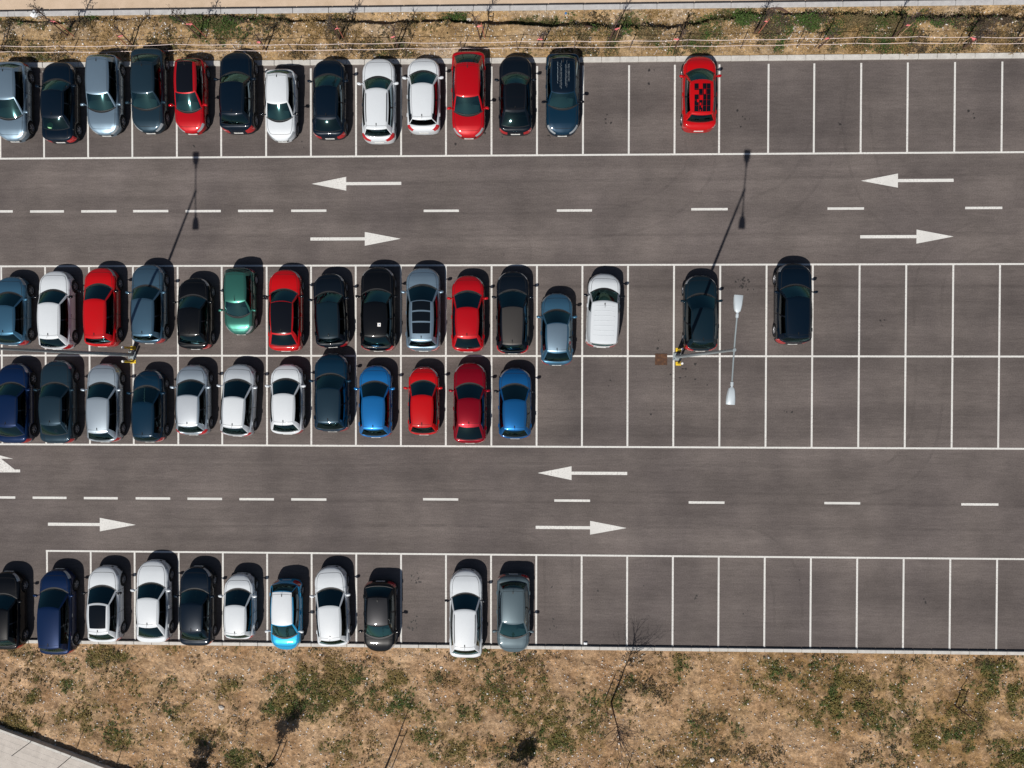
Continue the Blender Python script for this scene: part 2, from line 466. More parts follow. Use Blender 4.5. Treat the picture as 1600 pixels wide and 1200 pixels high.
# ---- vegetation fields (where weeds grow), in photo measurements turned into metres
def patches(lst):
    out = []
    for (px, py, rx, ry, d) in lst:
        x, y = atxy(px, py); out.append((x, y, rx/28.4, ry/28.4, d))
    return out
VB = patches([(150,1030,60,18,.9),(90,1045,60,25,.5),(52,1088,13,11,1.2),(100,1068,14,10,1.0),(180,1060,40,18,.7),(265,1068,20,12,.9),(215,1022,40,14,.5),
  (345,1080,30,20,.6),(480,1072,60,26,1.2),(540,1065,60,24,1.0),(470,1100,45,22,1.1),(590,1085,40,22,1.0),(580,1060,45,14,.9),(640,1090,30,22,.7),(685,1058,16,14,1.0),
  (720,1115,40,16,.9),(770,1055,35,18,.7),(790,1095,45,35,.7),(880,1140,45,24,1.2),(930,1105,30,20,.7),(1065,1045,12,24,.8),(1160,1062,18,26,.7),
  (1270,1055,20,30,.5),(1310,1095,50,35,.7),(1350,1065,40,18,.7),(1480,1155,50,30,.7),(1545,1090,60,40,.6),(1375,1120,40,30,.6),(1420,1175,60,25,.6),
  (40,1130,45,18,.8),(120,1125,50,18,.8),(180,1150,50,22,.6),(310,1155,30,10,.7),(330,1140,20,20,.5),(1250,1040,60,18,.6),(1290,1170,50,25,.5),(1100,1150,60,30,.4),
  (1030,1180,60,20,.4),(660,1150,40,14,.7),(750,1165,60,30,.5),(1545,1045,40,20,.6),(520,1172,30,14,.5),(1590,1180,40,30,.7),(260,1110,60,10,.5),(400,1190,40,20,.6)])
VT = patches([(140,30,14,7,1.2),(178,38,12,10,1.0),(155,58,8,8,.6),(335,36,50,8,1.0),(300,30,40,6,.6),(250,30,30,8,.4),(545,30,40,8,.6),(430,28,50,8,.7),(700,25,26,6,1.3),(610,40,30,10,.7),
  (830,30,40,7,1.2),(790,28,30,8,.8),(990,35,34,9,1.2),(930,40,20,10,.9),(1110,28,26,9,1.0),(1160,28,40,12,.9),(1280,34,34,14,1.4),(1330,34,40,12,1.3),(1240,40,40,14,.7),
  (1525,42,14,10,1.2),(1420,33,40,12,1.1),(1470,32,40,12,1.0),(1560,30,50,12,1.0),(1380,45,40,12,.7),(1210,70,30,14,.5),(1370,72,40,10,.5),(1460,70,50,10,.5),
  (60,40,60,8,.6),(20,28,30,6,.8),(105,45,12,12,.8),(390,62,20,10,.4),(1100,55,30,16,.7),(1030,60,60,14,.4),(870,55,60,12,.3),(1560,60,50,14,.5)])
def veg(x, y, P, seed, base=.0, amp=.75):
    f = fbm(x*.55, y*.55, 5, seed)
    s = np.zeros_like(x)
    for (cx, cy, rx, ry, d) in P:
        q = ((x-cx)/rx)**2+((y-cy)/ry)**2
        s = np.maximum(s, d*np.exp(-q*.6))
    n2 = fbm(x*1.8, y*1.8, 4, seed+9)
    return np.clip((s*1.05+(f-.5)*2.0+base)*np.clip(n2*2.6-.55, .05, 1.7), 0, 1.3)

def field(name, x0, x1, y0, y1, step, zfun, colfun, mat):
    nx = int((x1-x0)/step)+1; ny = int((y1-y0)/step)+1
    X, Y = np.meshgrid(np.linspace(x0,x1,nx), np.linspace(y0,y1,ny))
    V = np.stack([X.ravel(), Y.ravel(), zfun(X.ravel(), Y.ravel())], 1)
    i = np.arange(nx*ny).reshape(ny, nx)
    Q = np.stack([i[:-1,:-1].ravel(), i[:-1,1:].ravel(), i[1:,1:].ravel(), i[1:,:-1].ravel()], 1)
    return link(name, np_mesh(name, V, Q, mat, colfun(V[:,0], V[:,1]), True))

FX0, FX1 = -8.0, 63.0
def z_bot(x, y):
    d = np.clip((K_BOT1-y)/.5, 0, 1)
    return .085+d*(.10*(fbm(x*.35, y*.35, 3, 3)-.5)+.13*(fbm(x*2.2, y*2.2, 4, 4)-.5)+.085*(fbm(x*6, y*6, 3, 5)-.5)) \
        + d*.03*np.sin((y*2.1+x*.62)*2.6)*(fbm(x*.3, y*.3, 2, 77) > .5)
def lerp(a, b, t): return a[None,:]*(1-t[:,None])+b[None,:]*t[:,None]
C = lambda *v: np.array(v, float)
def col_bot(x, y):
    v = veg(x, y, VB, 21, -.03)
    n = fbm(x*.8, y*.8, 4, 31); n2 = fbm(x*.18, y*.18, 3, 35); n3 = fbm(x*2.6, y*2.6, 4, 37)
    c = lerp(C(.40,.25,.140), C(.63,.445,.285), np.clip(n*1.5-.25, 0, 1))
    right = np.clip((x-30)/14, .12, 1)*np.clip(n2*2.2-.5, 0, 1)*np.clip(n3*2-.3, 0, 1)
    c = c*(1-right[:,None]*.75)+C(.30,.180,.058)[None]*right[:,None]*.75
    t = np.clip(v*.95*np.clip(n3*1.8-.1, .3, 1.2), 0, .85)[:,None]
    return c*(1-t)+C(.165,.125,.038)[None]*t
bot = field('dry_field', FX0, FX1, -38.5, K_BOT1-.002, .07, z_bot, col_bot, MAT['earth'])
tag(bot, kind='structure')

# top verge: a low bank whose far edge drops to a gravel strip
EX = [-200,0,100,160,250,300,400,500,600,700,800,900,950,1000,1045,1120,1200,1300,1450,1600,1900]
EY = [33,33,34,29,24,24,31,33,35,32,37,40,44,43,42,30,22,24,28,28,28]
ew = np.array([atxy(a, b, .1) for a, b in zip(EX, EY)])
def edge_y(x): return np.interp(x, ew[:,0], ew[:,1])
STRIP_Y0 = atxy(800, 16, .03)[1]; STRIP_Y1 = atxy(800, 8.2, .03)[1]
def z_top(x, y):
    n = fbm(x*2.0, y*2.0, 4, 44)-.5
    e = edge_y(x)+.18*(fbm(x*1.3, x*0+3, 3, 8)-.5)
    s = np.clip((e-y)/.10, -1, 1)*.5+.5
    d = np.clip((y-K_TOP1)/.4, 0, 1)
    hi = .07+d*(.10*np.clip((y-K_TOP1)/1.8, 0, 1)+.13*n+.05*(fbm(x*8, y*8, 2, 6)-.5)+.10*(fbm(x*.5, y*.5, 2, 15)-.5))
    lo = -.52+.10*n
    z = lo*(1-s)+hi*s
    k = np.clip((STRIP_Y0-y)/.45, 0, 1)
    return z*k+(-.03)*(1-k)
def col_top(x, y):
    v = veg(x, y, VT, 51, -.13)
    n = fbm(x*.9, y*.9, 4, 61); n2 = fbm(x*.4, y*.7, 3, 66)
    c = lerp(C(.36,.24,.115), C(.55,.395,.225), n)
    g = np.clip((n2-.55)*4, 0, 1)[:,None]
    c = c*(1-g*.45)+C(.55,.47,.38)[None]*g*.45
    t = np.clip(v*.8, 0, .85)[:,None]
    return c*(1-t)+C(.14,.105,.038)[None]*t
top = field('grassy_verge', FX0, FX1, K_TOP1+.002, STRIP_Y0-.002, .06, z_top, col_top, MAT['earth'])
tag(top, kind='structure')
kerb_run('kerb', X0, X1, STRIP_Y0, STRIP_Y1, .03, 2.0, MAT['strip'], -.7)
m = MB(); m.face([(X0,STRIP_Y1,-.36),(X1,STRIP_Y1,-.36),(X1,STRIP_Y1+7,-.36),(X0,STRIP_Y1+7,-.36)])
tag(m.build('road', MAT['path'], smooth=False), kind='structure')

# pavement corner at the lower left, with its low kerb wall
pa = Vector((*atxy(-60, 1117, .42), 0)); pb = Vector((*atxy(230, 1225, .42), 0))
dirv = (pb-pa).normalized(); nrm = Vector((dirv.y, -dirv.x, 0))       # towards the lower left
if nrm.y > 0: nrm = -nrm
m = MB()
def strip(m, a, b, w0, w1, z0, z1):
    q = [a+nrm*w0, b+nrm*w0, b+nrm*w1, a+nrm*w1]
    lo = [(v.x, v.y, z0) for v in q]; hi = [(v.x, v.y, z1) for v in q]
    m.face(hi); m.face(lo[::-1])
    for i in range(4): m.face([lo[i], lo[(i+1)%4], hi[(i+1)%4], hi[i]])
strip(m, pa-dirv*4, pb+dirv*6, .14, 6, -.3, .395)
tag(m.build('pavement', MAT['pave'], smooth=False), kind='structure')
m = MB(); s = -4.0; total = (pb-pa).length+6
while s < total:
    strip(m, pa+dirv*(s+.004), pa+dirv*(s+.996), 0, .13, -.3, .42); s += 1.0
tag(m.build('kerb', MAT['kerb'], smooth=False), kind='structure')
m = MB()
for w in (.75, 1.5, 2.25, 3.0):
    strip(m, pa-dirv*4, pb+dirv*6, w, w+.015, .38, .397)
s = -3.2
while s < total:
    strip(m, pa+dirv*s, pa+dirv*(s+.015), .16, 5.9, .38, .397); s += .75
po = m.build('paving_joints', MAT['pave'], bpy.data.objects['pavement'], smooth=False)

# ---- loose stones and weeds
ico = np.array([(0,0,1),(.894,0,.447),(.276,.851,.447),(-.724,.526,.447),(-.724,-.526,.447),(.276,-.851,.447),
                (.724,.526,-.447),(-.276,.851,-.447),(-.894,0,-.447),(-.276,-.851,-.447),(.724,-.526,-.447),(0,0,-1)])
icf = np.array([(0,1,2),(0,2,3),(0,3,4),(0,4,5),(0,5,1),(1,6,2),(2,7,3),(3,8,4),(4,9,5),(5,10,1),(1,10,6),(2,6,7),(3,7,8),(4,8,9),(5,9,10),(6,10,11),(7,6,11),(8,7,11),(9,8,11),(10,9,11)])
def stones(name, pts, zf, smin, smax, seed):
    r = np.random.default_rng(seed); n = len(pts)
    s = smin*(smax/smin)**(r.random(n)**2.2)
    V = ico[None]*(1+r.uniform(-.28,.28,(n,12,1)))*np.stack([s*r.uniform(.7,1.3,n), s*r.uniform(.7,1.3,n), s*r.uniform(.5,.9,n)],1)[:,None,:]
    a = r.random(n)*6.28; ca, sa = np.cos(a)[:,None], np.sin(a)[:,None]
    V = np.stack([V[...,0]*ca-V[...,1]*sa, V[...,0]*sa+V[...,1]*ca, V[...,2]], -1)
    V[...,0] += pts[:,0:1]; V[...,1] += pts[:,1:2]; V[...,2] += (zf(pts[:,0], pts[:,1])+s*.25)[:,None]
    F = icf[None]+np.arange(n)[:,None,None]*12
    pal = np.array([(.60,.54,.47),(.80,.78,.75),(.46,.38,.30),(.36,.28,.21),(.66,.63,.60),(.26,.22,.19),(.50,.37,.26),(.40,.31,.23)])
    c = pal[r.integers(0,len(pal),n)]*r.uniform(.8,1.15,(n,1))
    return tag(link(name, np_mesh(name, V.reshape(-1,3), F.reshape(-1,3), MAT['stone'], np.repeat(np.clip(c,0,.85),12,0))), kind='stuff')
nb = 26000
pb_ = np.stack([rng.uniform(-4, 60, nb*2), rng.uniform(-37, K_BOT1-.12, nb*2)], 1)
keep = rng.random(nb*2) < .25+.9*fbm(pb_[:,0]*.5, pb_[:,1]*.5, 4, 91)**2
tag(stones('gravel', pb_[keep], z_bot, .010, .055, 5), 'pale stones scattered over the dry field below the car park', 'gravel')
nt_ = 16000
pt_ = np.stack([rng.uniform(-4, 60, nt_*2), rng.uniform(K_TOP1+.1, STRIP_Y0-.02, nt_*2)], 1)
fn = fbm(pt_[:,0]*.5, pt_[:,1]*.9, 4, 93)
lowq = pt_[:,1] > edge_y(pt_[:,0])
keep = rng.random(nt_*2) < np.where(lowq, .75, .12+1.1*fn**2)
tag(stones('gravel', pt_[keep], z_top, .010, .050, 6), 'pale gravel scattered along the verge above the car park', 'gravel')

def weeds(name, X0_, X1_, Y0_, Y1_, zf, P, seed, base, n, pal, hmax, label, spread=.19):
    r = np.random.default_rng(seed)
    pts = np.stack([r.uniform(X0_,X1_,n), r.uniform(Y0_,Y1_,n)], 1)
    v = veg(pts[:,0], pts[:,1], P, seed, base)
    k = r.random(n) < np.clip(v*1.35-.18, 0, 1)
    pts = pts[k]; v = v[k]; n = len(pts)
    L = 16
    size = (.03+spread*r.random(n)**2.2)*(.6+.6*v)
    ang = r.random((n,L))*6.28; rad = np.sqrt(r.random((n,L)))*size[:,None]
    bx = pts[:,0:1]+np.cos(ang)*rad; by = pts[:,1:2]+np.sin(ang)*rad
    bz = np.broadcast_to(zf(pts[:,0], pts[:,1])[:,None], bx.shape)+r.random((n,L))*np.minimum(hmax, size[:,None]*.8)
    yaw = r.random((n,L))*6.28; ll = r.uniform(.018,.06,(n,L))*(1+.6*v[:,None]); ww = ll*r.uniform(.22,.5,(n,L)); tilt = r.uniform(-.2,.9,(n,L))
    dx, dy, dz = np.cos(yaw)*np.cos(tilt), np.sin(yaw)*np.cos(tilt), np.sin(tilt)
    sx, sy = -np.sin(yaw), np.cos(yaw)
    p = np.stack([bx,by,bz],-1); d = np.stack([dx,dy,dz],-1)*ll[...,None]; s = np.stack([sx,sy,r.uniform(-.4,.4,sx.shape)],-1)*ww[...,None]
    V = np.stack([p, p+d*.5+s, p+d, p+d*.5-s], 2).reshape(-1,3)
    Q = np.arange(n*L*4).reshape(-1,4)
    pal = np.array(pal)
    gn = fbm(pts[:,0]*.6, pts[:,1]*.6, 3, seed+3)
    idx = np.clip(((gn-.28)*2.2*len(pal)+r.normal(0,.9,n)), 0, len(pal)-1).astype(int)
    c = pal[idx][:,None,:]*r.uniform(.65,1.35,(n,L,1))
    return tag(link(name, np_mesh(name, V, Q, MAT['weed'], np.repeat(c.reshape(-1,3),4,0))), label, 'weeds', kind='stuff')
PAL = [(.19,.14,.05),(.16,.13,.04),(.12,.11,.032),(.085,.095,.026),(.06,.095,.024),(.12,.09,.042)]
weeds('weeds', -4, 60, -37, K_BOT1-.08, z_bot, VB, 21, -.03, 44000, PAL, .11, 'low green and olive weeds on the dry field below the car park')
PALT = [(.16,.12,.06),(.12,.09,.042),(.08,.085,.03),(.05,.085,.02),(.055,.10,.022),(.085,.062,.042)]
weeds('weeds', -4, 60, K_TOP1+.08, STRIP_Y0-.05, z_top, VT, 51, -.13, 38000, PALT, .20, 'green and brown weeds along the verge above the car park')
PALD = [(.25,.165,.07),(.17,.11,.05),(.09,.066,.036),(.05,.042,.026),(.13,.115,.045),(.30,.20,.09)]
weeds('dry_grass', -4, 60, -37, K_BOT1-.08, z_bot, [], 121, .20, 46000, PALD, .06, 'sparse brown dry grass all over the field below the car park', .24)
weeds('dry_grass', -4, 60, K_TOP1+.08, STRIP_Y0-.05, z_top, [], 151, .34, 26000, PALD, .10, 'sparse brown dry grass along the verge above the car park', .22)
#PART2
# ------------------------------------------------------------------ cars
def taper(d, D, n=2.2, m=2.6):
    if d >= D: return 1.0
    t = max(0.0, 1-d/D)
    return max(.02, (1-t**n)**(1/m))
def lerp1(a, b, t): return a+(b-a)*t
def clamp(x, a=0.0, b=1.0): return max(a, min(b, x))

SHARED = {}
def shared(key, fn):
    if key not in SHARED: SHARED[key] = fn()
    return SHARED[key]
def wheel_mesh(r, w):
    m = MB(); n = 28
    prof = [(r*.66,-w/2),(r*.90,-w/2),(r*.985,-w/2+.03),(r,-w/2+.07),(r,w/2-.07),(r*.985,w/2-.03),(r*.90,w/2),(r*.66,w/2),(r*.62,w/2-.05),(r*.62,-w/2+.05)]
    for i in range(n):
        a, b = 2*math.pi*i/n, 2*math.pi*(i+1)/n
        for (r0,x0),(r1,x1) in zip(prof, prof[1:]+prof[:1]):
            m.face([(x0,r0*math.cos(a),r0*math.sin(a)),(x0,r0*math.cos(b),r0*math.sin(b)),(x1,r1*math.cos(b),r1*math.sin(b)),(x1,r1*math.cos(a),r1*math.sin(a))])
    return m.mesh('wheel', MAT['rubber'])
def rim_mesh(r, w, spokes, disc):
    """dished rim seen from +x: barrel, hub and spokes (or an almost closed cover)"""
    m = MB(); n = 30; xo = w/2-.02
    for i in range(n):
        a, b = 2*math.pi*i/n, 2*math.pi*(i+1)/n
        for (r0,x0),(r1,x1) in [((r*.66,xo),(r*.60,xo-.005)),((r*.60,xo-.005),(r*.57,xo-.06))]:
            m.face([(x0,r0*math.cos(a),r0*math.sin(a)),(x1,r1*math.cos(a),r1*math.sin(a)),(x1,r1*math.cos(b),r1*math.sin(b)),(x0,r0*math.cos(b),r0*math.sin(b))])
        m.face([(xo-.07,0,0),(xo-.07,r*.58*math.cos(a),r*.58*math.sin(a)),(xo-.07,r*.58*math.cos(b),r*.58*math.sin(b))], 0 if disc else 1)
    for k in range(spokes):
        a = 2*math.pi*k/spokes
        ca, sa = math.cos(a), math.sin(a)
        hw0, hw1 = (.022,.034) if not disc else (.03,.035)
        q = []
        for rr, hh in ((.05,hw0),(r*.61,hw1)):
            q.append(((rr*ca-hh*sa),(rr*sa+hh*ca))); q.append(((rr*ca+hh*sa),(rr*sa-hh*ca)))
        xs = xo-.012
        m.face([(xs,*q[0]),(xs,*q[1]),(xs-.01,*q[3]),(xs-.01,*q[2])])
        m.face([(xs,*q[0]),(xs-.01,*q[2]),(xs-.05,*q[2]),(xs-.05,*q[0])]); m.face([(xs,*q[1]),(xs-.05,*q[1]),(xs-.05,*q[3]),(xs-.01,*q[3])])
    for i in range(12):
        a, b = 2*math.pi*i/12, 2*math.pi*(i+1)/12
        m.face([(xo-.005,0,0),(xo-.005,.055*math.cos(a),.055*math.sin(a)),(xo-.005,.055*math.cos(b),.055*math.sin(b))])
        m.face([(xo-.005,.055*math.cos(a),.055*math.sin(a)),(xo-.05,.06*math.cos(a),.06*math.sin(a)),(xo-.05,.06*math.cos(b),.06*math.sin(b)),(xo-.005,.055*math.cos(b),.055*math.sin(b))])
    return m.mesh('rim', [MAT['cap' if disc else 'rim'], MAT['gap']], smooth=False)
def ellipsoid(name, mat, s):
    m = MB(); nu, nv = 12, 7
    pt = lambda i, j: (s[0]*math.cos(2*math.pi*i/nu)*math.sin(math.pi*j/nv), s[1]*math.sin(2*math.pi*i/nu)*math.sin(math.pi*j/nv), s[2]*math.cos(math.pi*j/nv))
    for i in range(nu):
        for j in range(nv): m.face([pt(i,j), pt(i,j+1), pt(i+1,j+1), pt(i+1,j)])
    return m.mesh(name, mat)
def mirror_mesh(mat):
    m = MB(); nu, nv = 12, 8
    def pt(i, j):
        a, b = 2*math.pi*i/nu, math.pi*j/nv
        x, y, z = math.cos(a)*math.sin(b), math.sin(a)*math.sin(b), math.cos(b)
        sg = lambda v, p: math.copysign(abs(v)**p, v)
        return (.125*sg(x,.75), .075*sg(y,.8)+.02*x, .075*sg(z,.7))
    for i in range(nu):
        for j in range(nv): m.face([pt(i,j), pt(i,j+1), pt(i+1,j+1), pt(i+1,j)])
    m.tube([(-.20,.02,-.05),(-.08,.0,-.02)], [.025,.035], 6)
    return m.mesh('mirror', mat)

TYPES = {   # width, height, belt, wheel radius
 'city':  dict(W=1.66, H=1.49, zc=.96, r=.300, rw=.68, rr=.63),
 'hatch': dict(W=1.77, H=1.47, zc=.95, r=.315, rw=.66, rr=.60),
 'coupe': dict(W=1.78, H=1.41, zc=.92, r=.320, rw=.65, rr=.58),
 'sedan': dict(W=1.79, H=1.45, zc=.95, r=.315, rw=.66, rr=.62),
 'wagon': dict(W=1.79, H=1.50, zc=.96, r=.320, rw=.66, rr=.62),
 'mpv':   dict(W=1.80, H=1.63, zc=1.02, r=.320, rw=.68, rr=.66),
 'suv':   dict(W=1.84, H=1.64, zc=1.06, r=.355, rw=.66, rr=.61),
 'van':   dict(W=1.80, H=1.82, zc=1.06, r=.315, rw=.76, rr=.78),
}
PAINT = {}
def paint(c):
    if c not in PAINT: PAINT[c] = paint_mat('paint_'+c, *COL[c])
    return PAINT[c]
COL = {
 'white': ((.64,.675,.705), 0.0, .45), 'pearl': ((.54,.58,.62), .3, .38), 'silver': ((.40,.47,.53), .55, .38), 'steel': ((.22,.31,.39), .6, .36),
 'steelblue': ((.055,.15,.24), .55, .36), 'slate': ((.014,.033,.050), .3, .36), 'teal': ((.005,.017,.027), .15, .36), 'greyblue': ((.065,.13,.19), .55, .36),
 'navy': ((.0016,.0075,.017), .15, .36), 'deepblue': ((.003,.016,.062), .25, .34), 'black': ((.0022,.0028,.004), 0.0, .36), 'ink': ((.003,.0065,.012), .1, .36),
 'red': ((.42,.002,.006), .1, .36), 'brightred': ((.47,.0015,.003), 0.0, .40), 'crimson': ((.22,.001,.010), .3, .34), 'petrol': ((.0035,.024,.050), .2, .36),
 'blue': ((.008,.105,.30), .45, .34), 'azure': ((.010,.15,.42), .35, .34), 'sky': ((.015,.33,.62), .25, .34), 'mint': ((.040,.165,.13), .55, .34),
 'charcoal': ((.030,.030,.033), .3, .40), 'grey': ((.085,.12,.14), .2, .42), 'greige': ((.065,.060,.056), .4, .42),
}

def build_car(S):
    """S: px positions (front, cowl, roof front, roof rear, rear glass base, rear) measured in the photo,
    turned into metres along the car at the height each of them has."""
    T = TYPES[S['type']]; W, H, zc, r = T['W'], T['H'], T['zc'], T['r']
    W *= S.get('w', 1); H += S.get('dh', 0)
    up = S['dir'] == 'u'; sgn = 1 if up else -1
    px = S['x']
    zs_ = (.68, zc, H-.04, H-.05, zc+.06, .72)
    ys = [atxy(px, py, z)[1] for py, z in zip(S['y'], zs_)]
    cx = atxy(px, (S['y'][2]+S['y'][3])/2, H-.03)[0]
    yf0, yc0, yrf0, yrr0, yrb0, yr0 = [sgn*y for y in ys]
    mid = (yf0+yr0)/2
    yf, yc, yrf, yrr, yrb, yr = [y-mid for y in (yf0, yc0, yrf0, yrr0, yrb0, yr0)]
    L = yf-yr
    yrb = clamp(yrb, yr+.07, yrr-.08); yc = clamp(yc, yrf+.30, yf-.55)
    root = empty(S.get('name', 'parked_car'), (cx, sgn*mid, 0), (0 if up else math.pi)+R(S.get('yaw', 0)))
    tag(root, S['label'], S.get('cat', 'car'), 'cars parked in the bays')
    pm = paint(S['c'])
    deck = yrb-yr
    zb0 = .21
    yw = (yf-.80*(L/4.2), yr+.72*(L/4.2))
    ra = r+.05
    hatchlike = deck < .45
    def hw(y):
        t = taper(yf-y, .80, 2.3, 2.5)*taper(y-yr, .42, 2.4, 3.6)
        return W/2*t*(1-.025*clamp((y-.3)/(yf-.3))**2)
    zn, zrn = zc*.69, (.80 if hatchlike else .82)
    zbr = zc+(.05 if hatchlike else .03)
    if S['type'] == 'van': zbr = zc
    def ztop(y):
        if y > yc:
            t = clamp((yf-y)/(yf-yc)); return zn+(zc-zn)*(1-(1-t)**2.1)**.62
        if y < yrb:
            t = clamp((y-yr)/max(deck,.01)); return zrn+(zbr-zrn)*(1-(1-t)**2.2)**.5
        return lerp1(zc, zbr, (yc-y)/(yc-yrb))
    def zbot(y):
        z = zb0+.09*clamp(1-(yf-y)/.5)**2+.10*clamp(1-(y-yr)/.5)**2
        for w_ in yw:
            d = abs(y-w_)
            if d < ra: z = max(z, r+math.sqrt(ra*ra-d*d)*1.0-.0)
        return z
    def yoff(y, z):
        o = -.16*clamp((z-.50)/.45)**2*clamp(1-(yf-y)/.55)
        o += .07*clamp((z-.55)/.4)**2*clamp(1-(y-yr)/.4)
        return o
    XF = [.86, .965, .99, 1.0, .988, .955, .895, .80, .55, .28, 0.0]
    def section(y):
        h, zb, zt = hw(y), zbot(y), ztop(y)
        dr = .10 if y > yc else .075
        zs = zt-dr
        zm = max(zb+.03, .52)
        Z = [zb, zb, lerp1(zb, zm, .5), zm if zm < zs-.08 else zs-.08, lerp1(zm, zs, .62), zs, zt-dr*.42, zt-dr*.18, zt-.014, zt-.003, zt]
        return [(h*a, y+yoff(y, z), z) for a, z in zip(XF, Z)]
    def body_z(x, y):
        s = section(y); xs = [p[0] for p in s[5:]][::-1]; zz = [p[2] for p in s[5:]][::-1]
        return float(np.interp(abs(x), xs, zz))
    st = []
    for k in range(11): st.append(yf-.80*(k/10)**1.7)
    for k in range(9): st.append(yr+.42*(k/8)**1.6)
    y = yr+.42
    while y < yf-.80: st.append(y); y += .055
    for w_ in yw:
        for k in range(-6, 7): st.append(w_+ra*math.sin(k/6*math.pi/2)*.999)
    st = sorted(v for v in st if yr-1e-6 <= v <= yf+1e-6)
    q = [st[0]]
    for v in st[1:]:
        if v-q[-1] > .012: q.append(v)
    st = q
    # greenhouse rings
    bowf, bowr = S.get('bow', .26), (.12 if hatchlike else .12)
    ycc, yrc = yc-bowf, yrb+bowr
    wcf, wcr = .885*hw(ycc), (.86 if hatchlike else .82)*W/2
    wrf, wrr = T['rw']*W/2*S.get('rwk', 1), T['rr']*W/2*S.get('rwk', 1)
    yrfc, yrrc = yrf-.10, yrr+(.05 if hatchlike else .07)
    sF = [-1, -.94, -.80, -.6, -.4, -.2, 0, .2, .4, .6, .80, .94, 1]
    nS = 26
    uS = [0, .03]+[.03+.94*k/(nS-2) for k in range(1, nS-1)]+[1.0]
    zF, zR, zM = H-.055, H-.075, H-.025
    if S['type'] == 'van': zF, zR = H-.05, H-.035
    def base(seg, t):
        if seg == 'f': x = wcf*t; y = yc-bowf*abs(t)**2.1
        elif seg == 'b': x = wcr*t; y = yrb+bowr*abs(t)**2.4
        else:
            y = lerp1(ycc, yrc, t); k = lerp1(wcf/hw(ycc), wcr/hw(yrc), t)+.055*math.sin(math.pi*min(1,t*1.05))**.8
            x = min(k, .955)*hw(y)*(1 if seg == 'r' else -1)
        return Vector((x, y, body_z(x, y)-.012))
    def roof(seg, t):
        if seg == 'f': return Vector((wrf*t, yrf-.10*abs(t)**2.2, zF-.020*t*t))
        if seg == 'b': return Vector((wrr*t, yrr+(yrrc-yrr)*abs(t)**2.4, zR-.015*t*t))
        z = (zF-.020)*(1-t)+(zR-.015)*t+(zM-.5*(zF+zR))*4*t*(1-t)*.9
        x = lerp1(wrf, wrr, t)+.022*math.sin(math.pi*t)
        return Vector((x*(1 if seg == 'r' else -1), lerp1(yrfc, yrrc, t), z))
    VV = [0, .05, .12, .28, .46, .64, .80, .88, .945, 1.0]
    def wall(seg, t, v):
        a, b = base(seg, t), roof(seg, t); p = a.lerp(b, v)
        s = math.sin(math.pi*v)
        if seg in 'rl':
            p.x += (.055*s+.02*math.sin(math.pi*v)**.5)*(1 if seg == 'r' else -1)*math.sin(math.pi*clamp(t,.0,1))**.5
        elif seg == 'f': p.y += S.get('wb', .012)*s*(1-t*t); p.z += S.get('wb', .012)*s*(1-t*t)
        else: p.y -= .03*s*(1-t*t); p.z += .03*s*(1-t*t)
        return p
    ringpoly = [base('f', t) for t in sF]+[base('r', t) for t in uS[1:]]+[base('b', t) for t in sF[::-1][1:]]+[base('l', t) for t in uS[::-1][1:-1]]
    px_ = np.array([p.x for p in ringpoly]); py_ = np.array([p.y for p in ringpoly])
    def inside(x, y):
        x2, y2 = np.roll(px_, -1), np.roll(py_, -1)
        c = ((py_ > y) != (y2 > y)) & (x < (x2-px_)*(y-py_)/(y2-py_+1e-12)+px_)
        return bool(c.sum() % 2)
    body = MB(); hl = [MB(), MB()]; tl = [MB(), MB()]
    secs = [section(y) for y in st]
    lampsel = S.get('lamp', (.06, .46)); tails = S.get('tails', (.03, .24))
    clad = S.get('clad', False)
    for i in range(len(st)-1):
        A, B = secs[i], secs[i+1]; ym = (st[i]+st[i+1])/2
        df, dr = yf-ym, ym-yr
        for j in range(len(XF)-1):
            zavg = (A[j][2]+A[j+1][2]+B[j][2]+B[j+1][2])/4
            for sx in (1, -1):
                f = [(sx*A[j][0],A[j][1],A[j][2]),(sx*A[j+1][0],A[j+1][1],A[j+1][2]),(sx*B[j+1][0],B[j+1][1],B[j+1][2]),(sx*B[j][0],B[j][1],B[j][2])]
                if sx > 0: f = f[::-1]
                tgt, mi = body, 0
                if lampsel[0] < df < lampsel[1] and j in (4, 5): tgt = hl[sx > 0]
                elif tails[0] < dr < tails[1] and j in S.get('tailj', (3, 4)): tgt = tl[sx > 0]
                elif df < .05 and j in (2, 3): mi = 1
                elif j <= (2 if clad else 1) and zavg < (.62 if clad else .33): mi = 1
                elif j >= 6 and yrb-.05 < ym < yc+.05 and all(inside(q[0]*.999, q[1]) for q in f): mi = 2
                tgt.face(f, mi)
    for s_ in (secs[0], secs[-1]):
        body.face([(p[0],p[1],p[2]) for p in s_]+[(-p[0],p[1],p[2]) for p in s_[::-1]])
    # greenhouse walls
    ws, rg, trim = MB(), MB(), MB(); sw = {'r': [MB(), MB()], 'l': [MB(), MB()]}; pil = {'r': MB(), 'l': MB()}
    nv = len(VV)-1
    gl0, gl1 = S.get('side', (.035, .90)); bp = S.get('bp', .47)
    blackback = S.get('wrap', False)
    rtop = S.get('rtop', .90)
    van = S['type'] == 'van'
